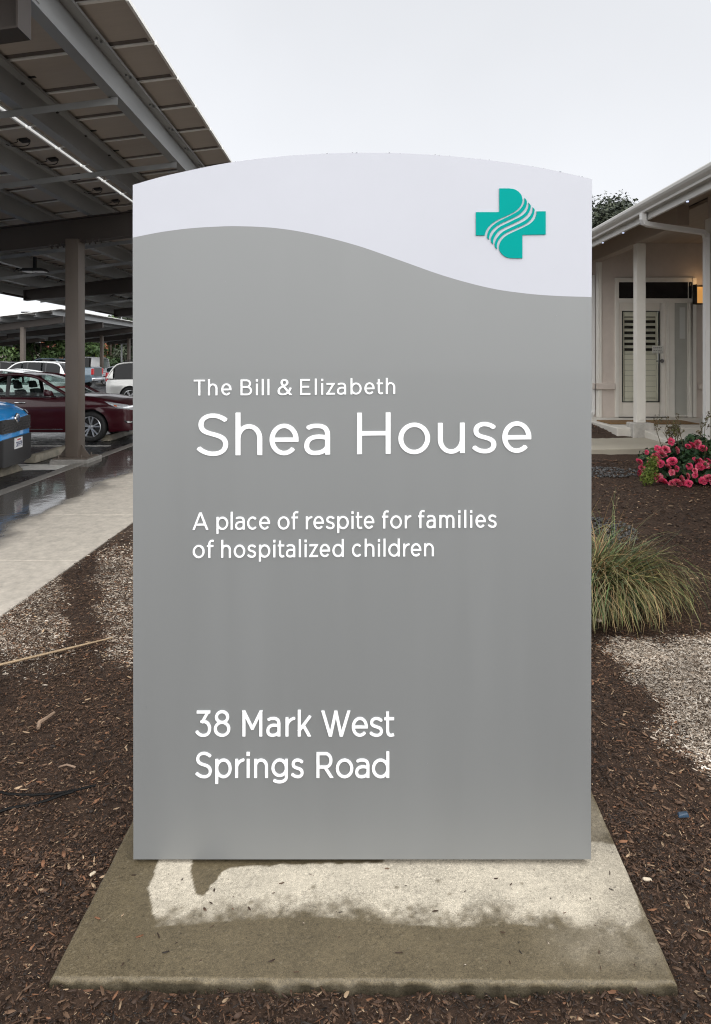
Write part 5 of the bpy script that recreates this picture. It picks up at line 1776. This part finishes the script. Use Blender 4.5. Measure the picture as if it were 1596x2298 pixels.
for i in range(4):
    zz = nz1 - .03 - i * .028
    x = nx0 + .02
    while x < nx1 - .03:
        l_ = random.uniform(.012, .035)
        b.box(x, min(x + l_, nx1 - .015), 12.9605, 12.962, zz - .005, zz + .006); x += l_ + .008
b.build('notice_lettering', mat('ink', (.12, .12, .12), rough=.7), nt_, HORG)
hb('threshold', mat('dark_threshold', (.06, .055, .05), rough=.5), [(xd0 - .01, xd1 + .01, 12.94, 13.0, .686, .70)], 0)
# porch: floor, block and post, header beam
hb('porch_floor', M_CONC, [(3.98, 4.40, 10.98, 13.3, .30, .684), (4.40, 7.5, 11.0, 13.3, .30, .684)], .01)
b = MB()
b.hexa([(4.36, 9.55, .30), (7.5, 9.55, .30), (7.5, 10.995, .30), (4.36, 10.995, .30), (4.36, 9.55, .545), (7.5, 9.55, .545), (7.5, 10.995, .668), (4.36, 10.995, .668)])
bevel(b.build('porch_ramp', M_CONC, house, HORG), .008, 1)
M_BLOCK = mat('block_concrete', (.42, .40, .365), rough=.8, var=.3, vscale=9, bump=.4, bscale=50)
post = hb('porch_post', M_TRIMH, [(4.26, 4.40, 10.92, 11.06, .765, 3.52)], .006)
hb('post_base', M_BLOCK, [(4.185, 4.51, 10.86, 11.16, .42, .764)], .014, post)
hb('post_bracket', M_TRIMH, [(4.30, 4.36, 10.912, 10.92, .80, .86)], .003, post)
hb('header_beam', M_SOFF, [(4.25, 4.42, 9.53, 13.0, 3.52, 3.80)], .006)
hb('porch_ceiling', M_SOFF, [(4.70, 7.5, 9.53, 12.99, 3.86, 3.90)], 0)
# roof, soffit, fascia, gutter
pitch = .30
def roofz(x): return 3.66 + (x - EX) * pitch
b = MB()
xa, xb = EX + .01, 9.5
ya_, yb_ = .5, 18.6
b.hexa([(xa, ya_, roofz(xa)), (xb, ya_, roofz(xb)), (xb, yb_, roofz(xb)), (xa, yb_, roofz(xa)), (xa, ya_, roofz(xa) + .05), (xb, ya_, roofz(xb) + .05), (xb, yb_, roofz(xb) + .05), (xa, yb_, roofz(xa) + .05)])
b.hexa([(xb, ya_, roofz(xb)), (xb + 6, ya_, roofz(xb) - 1.8), (xb + 6, yb_, roofz(xb) - 1.8), (xb, yb_, roofz(xb)), (xb, ya_, roofz(xb) + .05), (xb + 6, ya_, roofz(xb) - 1.75), (xb + 6, yb_, roofz(xb) - 1.75), (xb, yb_, roofz(xb) + .05)])
b.build('roof', M_SHING, house, HORG)
b = MB()
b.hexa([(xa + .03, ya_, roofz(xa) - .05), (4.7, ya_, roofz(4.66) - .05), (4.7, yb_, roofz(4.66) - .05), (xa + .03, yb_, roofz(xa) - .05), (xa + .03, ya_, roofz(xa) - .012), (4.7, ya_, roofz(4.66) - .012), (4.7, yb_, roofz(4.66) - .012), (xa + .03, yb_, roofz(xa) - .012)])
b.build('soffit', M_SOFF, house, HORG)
hb('fascia', M_GUT, [(EX + .0, EX + .035, ya_, yb_, 3.49, 3.648)], .004)
b = MB()
g0 = EX - .002
b.prism_y([(g0, 3.575), (g0 - .07, 3.575), (g0 - .075, 3.60), (g0 - .11, 3.635), (g0 - .125, 3.66), (g0 - .125, 3.69), (g0 - .115, 3.705), (g0 - .108, 3.70), (g0 - .108, 3.645), (g0 - .066, 3.59), (g0 - .006, 3.585), (g0 - .006, 3.69), (g0, 3.69)], ya_ - .1, yb_ + .1)
b.build('gutter', M_GUT, house, HORG)
# downspout: drop, long offset back to the wall, then down
b = MB()
def rect_tube(b, pts, w=.038, d=.03):
    pts = [Vector(p) for p in pts]
    rings = []
    for i, p in enumerate(pts):
        t = (pts[min(i + 1, len(pts) - 1)] - pts[max(i - 1, 0)]).normalized()
        u = Vector((0, 1, 0)) if abs(t.y) < .8 else Vector((1, 0, 0))
        u = (u - t * u.dot(t)).normalized(); v = t.cross(u)
        rings.append([p + u * w + v * d, p - u * w + v * d, p - u * w - v * d, p + u * w - v * d])
    k_ = len(b.v)
    for r in rings: b.v.extend([tuple(q_) for q_ in r])
    for i in range(len(rings) - 1):
        for j in range(4):
            a, c = k_ + i * 4 + j, k_ + i * 4 + (j + 1) % 4
            b.f.append((a, c, c + 4, a + 4)); b.mi.append(0)
rect_tube(b, [(EX - .05, 9.0, 3.58), (EX - .05, 9.0, 3.50), (EX - .03, 9.01, 3.455), (EX + .03, 9.03, 3.44), (4.50, 9.33, 3.395), (4.565, 9.37, 3.37), (4.585, 9.40, 3.32), (4.585, 9.40, .68), (4.56, 9.39, .64), (4.46, 9.34, .58)])
b.build('downspout', mat('downspout_white', (.66, .655, .64), rough=.4), house, HORG)
b = MB(); rect_tube(b, [(4.33, 13.17, 3.3), (4.33, 13.17, .80), (4.30, 13.13, .74), (4.20, 12.98, .66)], .03, .03)
b.build('downspout', mat('downspout_white', (.66, .655, .64), rough=.4), house, HORG)
# small lights under the fascia
for px, py in ((1350, 550.5), (1395.5, 536), (1437, 514), (1539, 464), (1603, 432)):
    Y_ = F * EX / (px - VX)
    b = MB(); b.tube([(EX + .02, Y_, 3.489), (EX + .02, Y_, 3.478)], .014, 10)
    l_ = b.build('eave_light', mat('led_lens', (.7, .75, .9), rough=.3, emit=(.62, .72, 1.0), estr=1.0), house, HORG)
# wall lamp by the door
lx, ly = gx(1572, 12.9), 12.9
lm = hb('wall_lamp', mat('lamp_bronze', (.02, .016, .013), rough=.45), [(lx - .11, lx + .11, 12.93, 12.998, gz(683, 13), gz(640, 13)), (lx - .11, lx - .095, 12.82, 12.93, gz(683, 13), gz(640, 13)), (lx + .095, lx + .11, 12.82, 12.93, gz(683, 13), gz(640, 13)), (lx - .11, lx + .11, 12.82, 12.93, gz(684, 13), gz(683, 13))], .003)
hb('lamp_shade', mat('amber_glass', (.5, .3, .1), rough=.4, emit=(1.0, .48, .13), estr=0.5), [(lx - .09, lx + .09, 12.83, 12.92, gz(681, 13), gz(646, 13))], 0, lm)
lmp = bpy.data.lights.new('wall_lamp_bulb', 'POINT'); lmp.energy = 0.9; lmp.color = (1, .62, .3); lmp.shadow_soft_size = .05
lo = bpy.data.objects.new('wall_lamp_bulb', lmp); COL.objects.link(lo); lo.location = (lx, 12.80, gz(636, 13))
# the door mat lies on the porch floor
b = MB(); b.box(gx(1352, 11.95), gx(1545, 11.95), 11.55, 12.25, .686, .702)
tag(bevel(b.build('door_mat', mat('coir', (.20, .115, .045), rough=.95, var=.3, vscale=60, bump=.8, bscale=220), org=(5.0, 11.95, .686)), .005, 1), 'brown coir mat on the porch floor before the door', 'door mat')
# path along the front of the porch
def path_top(x):
    return max(terr(x, 10.1) + .025, .075) if x < .8 else float(np.interp(x, [.8, 1.6, 4.355], [terr(.8, 10.1) + .025, .505, .545]))
b = MB()
_xs = np.linspace(-2.355, 4.355, 40)
rows = []
for x in _xs:
    zt = path_top(x); yf = 9.42 + .18 * (x + 2.355) / 6.71
    rows.append([(x, yf, zt - .35), (x, yf, zt - .008), (x, yf + .012, zt), (x, 10.97, zt), (x, 10.98, zt - .008), (x, 10.98, zt - .35)])
b.grid(rows)
n_ = 6
b.f.append(tuple(range(n_))); b.mi.append(0)
b.f.append(tuple(39 * n_ + i for i in reversed(range(n_)))); b.mi.append(0)
tag(b.build('path', M_CONCW, smooth=30), kind='structure')

# ------------------------------------------------------------------ planting
def grass_clump(name, label, x, y, rad, height, n, n_stalk, wid=1.0):
    z0 = terr(x, y)
    root = empty(name, (x, y, z0)); tag(root, label, 'ornamental grass')
    def blades(n, rb, hl, hh, droop, width, pal, outward, nseg=6):
        a = RNG.uniform(0, 2 * math.pi, n); r0 = rb * np.sqrt(RNG.random(n))
        bx, by = r0 * np.cos(a), r0 * np.sin(a)
        da = a + RNG.normal(0, .55, n)
        Ln = RNG.uniform(hl, hh, n)
        lean = np.clip(outward * (r0 / rb) ** .8 + RNG.normal(.12, .2, n), 0, 1.35)
        V = np.zeros((n, (nseg + 1) * 2, 3))
        px, py, pz = bx.copy(), by.copy(), np.zeros(n)
        ang = lean * .55
        step = Ln / nseg
        side = da + math.pi / 2 + RNG.normal(0, .75, n)
        dr = droop * RNG.uniform(.5, 1.5, n)
        tw = RNG.normal(0, .12, n)
        for i in range(nseg + 1):
            w_ = width * (1 - (i / nseg) ** 1.6 * .92) * RNG.uniform(.9, 1.1, n)
            V[:, 2 * i, 0] = px + np.cos(side) * w_; V[:, 2 * i, 1] = py + np.sin(side) * w_; V[:, 2 * i, 2] = pz
            V[:, 2 * i + 1, 0] = px - np.cos(side) * w_; V[:, 2 * i + 1, 1] = py - np.sin(side) * w_; V[:, 2 * i + 1, 2] = pz + w_ * .5
            px = px + np.cos(da) * np.sin(ang) * step; py = py + np.sin(da) * np.sin(ang) * step; pz = np.maximum(pz + np.cos(ang) * step, .01)
            ang = ang + dr / nseg * (1 + i / nseg); da = da + tw
        Fq = []
        for i in range(nseg):
            Fq.append(np.stack([2 * i + np.zeros(n, int), 2 * i + 1 + np.zeros(n, int), 2 * i + 3 + np.zeros(n, int), 2 * i + 2 + np.zeros(n, int)], -1))
        Fq = np.stack(Fq, 1) + (np.arange(n) * (nseg + 1) * 2)[:, None, None]
        pal = np.array(pal)
        c0 = pal[RNG.integers(0, len(pal), n)] * RNG.uniform(.75, 1.25, (n, 1))
        straw = np.array([.38, .29, .15])
        tt = np.linspace(0, 1, nseg + 1) ** 2.2
        mixv = (RNG.random(n) < .75)[:, None] * tt[None] * .60
        C = c0[:, None, :] * (1 - mixv[..., None]) + straw * mixv[..., None]
        C = np.repeat(C, 2, axis=1)
        return V.reshape(-1, 3), Fq.reshape(-1), C.reshape(-1, 3)
    m = mat('grass_blade', (.1, .15, .05), rough=.55, attr='tint', spec=.3)
    green = [(.055, .095, .034), (.085, .14, .050), (.125, .18, .062), (.035, .055, .022), (.22, .21, .075), (.08, .12, .07)]
    tan = [(.34, .22, .105), (.25, .15, .075), (.45, .33, .16), (.16, .095, .05)]
    V1, F1, C1 = blades(int(n * .68), rad * .60, height * .50, height * 1.45, 2.15, .0034 * wid, green, .80)
    V2, F2, C2 = blades(int(n * .32), rad * .58, height * .6, height * 1.45, 2.3, .0026 * wid, tan, .75)
    np_mesh('blades', np.concatenate([V1, V2]), np.concatenate([F1, F2 + len(V1)]), 4, m, parent=root, colors=np.concatenate([C1, C2]))
    V3, F3, C3_ = blades(n_stalk, rad * .5, height * 1.1, height * 1.5, .55, .0026 * wid, tan + green, .7)
    np_mesh('stalks', V3, F3, 4, m, parent=root, colors=C3_)
    return root
grass_clump('grass_clump', 'large drooping clump of green and straw grass beside the right edge of sign', 1.54, 4.86, .51, .57, 4200, 46, 1.5)
grass_clump('grass_tuft', 'thin pale grass stalks standing behind the big grass clump', 2.02, 5.75, .16, .40, 34, 12)

def blossom_mesh(k):
    b = MB(); V = []; C = []; Fc = []
    rings = [(5, .22, .50, .30), (7, .42, .62, .24), (9, .62, .68, .12), (10, .82, .74, -.02), (10, .98, .78, -.20)]
    n0 = 0
    for n_, r, w_, z in rings:
        for i in range(n_):
            a = 2 * math.pi * i / n_ + r * 3 + random.uniform(-.2, .2)
            ca, sa = math.cos(a), math.sin(a)
            def pt(rr, s_, zz): return (ca * rr - sa * s_, sa * rr + ca * s_, zz)
            rr = r * random.uniform(.85, 1.15)
            pts = [pt(rr * .35, 0, z - .25), pt(rr * .80, -w_ * .46, z + .05), pt(rr * 1.02, -w_ * .34, z + .18 - r * .1), pt(rr * 1.02, w_ * .34, z + .14 - r * .1), pt(rr * .80, w_ * .46, z + .0)]
            V += pts; Fc.append([n0, n0 + 1, n0 + 2]); Fc.append([n0, n0 + 2, n0 + 3]); Fc.append([n0, n0 + 3, n0 + 4]); n0 += 5
            hot = np.array([(.70, .014, .115), (.84, .045, .19), (.56, .008, .075)][random.randrange(3)])
            pale = np.array([.72, .30, .32])
            q_ = random.random() ** 1.6 * (.35 + (.65 if k == 1 else 0))
            base = hot * (1 - q_) + pale * q_
            C += [base * .55, base, base * .85 + pale * .15, base * .85 + pale * .15, base]
    m = mat('rose_petal', (.7, .05, .15), rough=.5, attr='tint', spec=.3)
    o = np_mesh('blossom', np.array(V), np.array(Fc).reshape(-1), 3, m, colors=np.clip(np.array(C), 0, .95))
    d = o.data; bpy.data.objects.remove(o); return d
BLOS = [blossom_mesh(0), blossom_mesh(1), blossom_mesh(0)]
rx_, ry_, rr_ = 3.98, 8.35, .66
rz0 = terr(rx_, ry_)
rose = empty('rose_bush', (rx_, ry_, rz0)); tag(rose, 'low rose bush full of bright pink blooms on the bark mulch before the porch', 'rose bush')
cen = []
for i in range(34):
    a = random.uniform(0, 6.283); q_ = random.random() ** .5 * rr_ * .82
    h = .12 + .22 * (1 - (q_ / rr_) ** 2) * random.uniform(.5, 1.2)
    cen.append((math.cos(a) * q_, math.sin(a) * q_ * .85, h, .17, .17, .13))
for i in range(16):
    a = 3.4 + 2.6 * i / 15
    cen.append((math.cos(a) * rr_ * .72, math.sin(a) * rr_ * .62, .09, .15, .13, .10))
leaf_cloud('foliage', 8200, cen, .028, [(.022, .052, .020), (.035, .075, .026), (.016, .036, .016), (.06, .10, .03)], rose, ar=.7)
b = MB()
for i in range(22):
    a = random.uniform(0, 6.283); q_ = random.random() * .5
    p1 = (math.cos(a) * q_, math.sin(a) * q_ * .8, .34 + random.random() * .12)
    b.tube([(p1[0] * .2, p1[1] * .2, -.02), (p1[0] * .7, p1[1] * .7, .18), p1], .006, 5)
stemtops = []
for i in range(13):
    px = random.choice([random.uniform(1480, 1520), random.uniform(1480, 1525), random.uniform(1570, 1620)])
    x = gx(px, ry_) - rx_
    y = random.uniform(-.1, .15); top = random.uniform(.52, .70)
    b.tube([(x * .8, y, .25), (x + random.uniform(-.02, .02), y, top * .8), (x + random.uniform(-.05, .05), y, top)], .004, 5)
    for q_ in range(6):
        t = random.uniform(.4, 1)
        zz = .30 + (top - .30) * t; s_ = random.uniform(-.06, .06)
        b.tube([(x, y, zz), (x + s_, y + random.uniform(-.03, .03), zz + .05)], .003, 4)
        stemtops.append((x + s_, y, zz + .05, .022, .022, .022))
b.build('stems', mat('rose_stem', (.10, .085, .04), rough=.7), rose)
leaf_cloud('shoot_leaves', 420, stemtops, .014, [(.11, .085, .035), (.08, .06, .03), (.10, .11, .04)], rose, ar=.6)
spots = [(1507, 991, 1), (1486, 1018, 1.5), (1472, 1027, 1.5), (1452, 1015, .6), (1495, 1008, 1.3), (1509, 1034, 1.5), (1482, 1040, 1.1), (1521, 1010, 1.0), (1545, 1001, .9), (1555, 998, 1.0), (1567, 996, 1.2), (1578, 1005, 1.3),
         (1436, 1035, 1.0), (1442, 1050, 1.1), (1436, 1062, .9), (1450, 1075, .9), (1479, 1072, 1.3), (1490, 1080, 1.5), (1468, 1066, 1.0), (1521, 1082, 1.6), (1532, 1076, 1.2), (1545, 1084, 1.1), (1509, 1086, 1.0), (1560, 1066, .8),
         (1568, 1033, 1.6), (1580, 1042, 1.6), (1572, 1046, 1.3), (1590, 1034, 1.1), (1600, 1048, 1.2), (1548, 1046, .9), (1520, 1052, .8), (1508, 1060, .8), (1590, 1072, 1.7), (1578, 1078, 1.2), (1602, 1078, 1.3), (1545, 1068, .7), (1610, 1010, 1.2), (1625, 1030, 1.3), (1640, 1050, 1.3), (1620, 1070, 1.2), (1500, 1046, .9), (1462, 1036, 1.1), (1476, 1006, .9), (1560, 1056, .7)]
for i, (px, py, s_) in enumerate(spots):
    # sit each bloom on the front of the mound
    x = gx(px, 8.1); z = gz(py, 8.1) - rz0
    q_ = min(1, abs(x + gx(0, 0) - rx_) / rr_)
    yy = ry_ - .52 * math.sqrt(max(.03, 1 - q_ * q_)) * (1 - .75 * max(0, z - .10) / .5)
    x = gx(px, yy); z = gz(py, yy) - rz0
    o = bpy.data.objects.new('blossom', BLOS[1 if py > 1060 and random.random() < .6 else i % 3]); COL.objects.link(o)
    o.parent = rose; o.location = (x - rx_, yy - ry_, z)
    r_ = .043 * s_ ** .8
    o.scale = (r_, r_, r_)
    o.rotation_euler = (R(random.uniform(30, 85)), 0, R(random.uniform(-50, 50)))
# mossy green plant at the left of the roses
b_ = leaf_cloud('green_shrub', 1500, [(gx(1460, 7.95), 7.95, terr(3.2, 7.95) + .14, .09, .10, .13), (gx(1468, 7.95), 7.98, terr(3.2, 7.95) + .25, .07, .08, .09), (gx(1452, 7.95), 7.95, terr(3.2, 7.95) + .08, .08, .08, .09)], .016, [(.12, .17, .025), (.09, .13, .02), (.16, .20, .04)], org=(gx(1460, 7.95), 7.95, terr(3.2, 7.95)), ar=.35)
tag(b_, 'small bright green feathery shrub at the left end of the roses', 'shrub')

# grey stones in the bed
def pebbles(name, cx, cy, rx, ry, n, s0, s1):
    base = bmesh.new(); bmesh.ops.create_icosphere(base, subdivisions=1, radius=1)
    bv = np.array([v.co[:] for v in base.verts]); bf = np.array([[v.index for v in f.verts] for f in base.faces]); base.free()
    V = []; Fc = []; C = []
    for i in range(n):
        a = random.uniform(0, 6.283); q_ = math.sqrt(random.random())
        x, y = cx + math.cos(a) * q_ * rx, cy + math.sin(a) * q_ * ry
        s_ = random.uniform(s0, s1)
        rot = Matrix.Rotation(random.uniform(0, 6), 3, 'Z')
        v = bv * np.array([1, random.uniform(.6, .9), random.uniform(.4, .6)]) * (1 + RNG.normal(0, .12, (len(bv), 1))) * s_
        v = v @ np.array(rot) + np.array([x, y, terr(x, y) + s_ * .3 + random.uniform(0, .012)])
        Fc.append(bf + len(bv) * i); V.append(v)
        c = random.uniform(.025, .10); C.append(np.tile([c, c, c], (len(bv), 1)))
    m = mat('grey_stone', (.1, .1, .1), rough=.5, attr='tint')
    np_mesh(name, np.concatenate(V), np.concatenate(Fc).reshape(-1), 3, m, colors=np.concatenate(C), kind='stuff')
pebbles('gravel', 2.95, 8.5, .44, .26, 330, .009, .024)
pebbles('gravel', 2.15, 6.3, .30, .40, 330, .009, .024)

# ------------------------------------------------------------------ bits lying on the bed
def on_bed(px, py, dz=.012):
    z = .06
    for _ in range(12):
        Y_ = gy(py, z); X_ = gx(px, Y_); z = terr(X_, Y_) + dz
    return (X_, Y_, z)
def litter(name, pts, r, m, label, cat, n=6, rs=None, group=None):
    P_ = [on_bed(px, py, dz) for px, py, dz in pts]
    P_ = [(p[0], p[1], p[2]) for p in P_]
    b = MB(); b.tube(P_, r, n, rs=rs)
    o = b.build(name, m, org=P_[0], smooth=50); tag(o, label, cat, group); return o
M_CANE = mat('dry_cane', (.36, .26, .155), rough=.6, var=.2, vscale=20)
M_TWIG = mat('grey_twig', (.26, .18, .125), rough=.85, var=.3, vscale=30)
M_TUBE = mat('black_poly_tube', (.006, .006, .006), rough=.6, spec=.15)
litter('cane', [(-30, 1499, .026), (60, 1477.5, .027), (160, 1453.5, .030), (252, 1431, .03)], .0065, M_CANE, 'long straight straw coloured cane lying across the mulch at left', 'cane', rs=[.007, .0065, .006, .004])
litter('twig', [(86, 1634, .014), (88, 1622, .022), (104, 1612, .026), (122, 1599, .026)], .008, M_TWIG, 'short bent brown twig on dark mulch at left', 'twig', rs=[.008, .010, .008, .006])
litter('twig', [(130, 1722, .012), (150, 1716, .016), (170, 1722, .012)], .004, M_TWIG, 'tiny curled twig below the bent brown twig', 'twig')
litter('drip_tube', [(-20, 1772, .016), (20, 1782, .018), (70, 1784, .02), (125, 1781, .02), (170, 1773, .02), (216, 1762, .024)], .0045, M_TUBE, 'black irrigation tube on the mulch, upper one reaching farther right', 'tube')
litter('drip_tube', [(-20, 1828, .018), (20, 1814, .018), (70, 1806, .02), (110, 1795, .022), (140, 1783, .026), (165, 1776, .028)], .0052, M_TUBE, 'black irrigation tube on the mulch, lower one curving up to the other', 'tube')
p = on_bed(1533, 1831, .02)
b = MB(); b.hexa([(-.022, -.012, 0), (.020, -.010, 0), (.024, .012, .002), (-.016, .016, 0), (-.018, -.010, .010), (.012, -.008, .016), (.018, .010, .012), (-.012, .012, .008)])
o = b.build('plastic_scrap', mat('blue_scrap', (.03, .06, .10), rough=.3)); bevel(o, .003, 2); o.location = p
tag(o, 'small crumpled blue plastic scrap on the mulch at right', 'litter')
for i, (px, py, s_, lab) in enumerate(((1452, 1976, .013, 'pale wood chunk beside the right edge of the pad'), (208, 1962, .010, 'pale wood chip left of the pad'), (1340, 1393, .03, 'bleached wood piece at the foot of the grass clump'))):
    p = on_bed(px, py, .012)
    b = MB(); b.hexa([(-s_ * 1.3, -s_ * .5, 0), (s_ * 1.2, -s_ * .6, 0), (s_ * 1.4, s_ * .5, 0), (-s_, s_ * .6, 0), (-s_, -s_ * .3, s_ * .7), (s_, -s_ * .4, s_ * .5), (s_ * .9, s_ * .3, s_ * .6), (-s_ * .8, s_ * .4, s_ * .8)])
    o = b.build('wood_chunk', mat('pale_wood', (.52, .44, .33), rough=.7)); bevel(o, s_ * .2, 1); o.location = p; o.rotation_euler = (0, 0, i * 1.1)
    tag(o, lab, 'wood chip', 'pale wood chips')
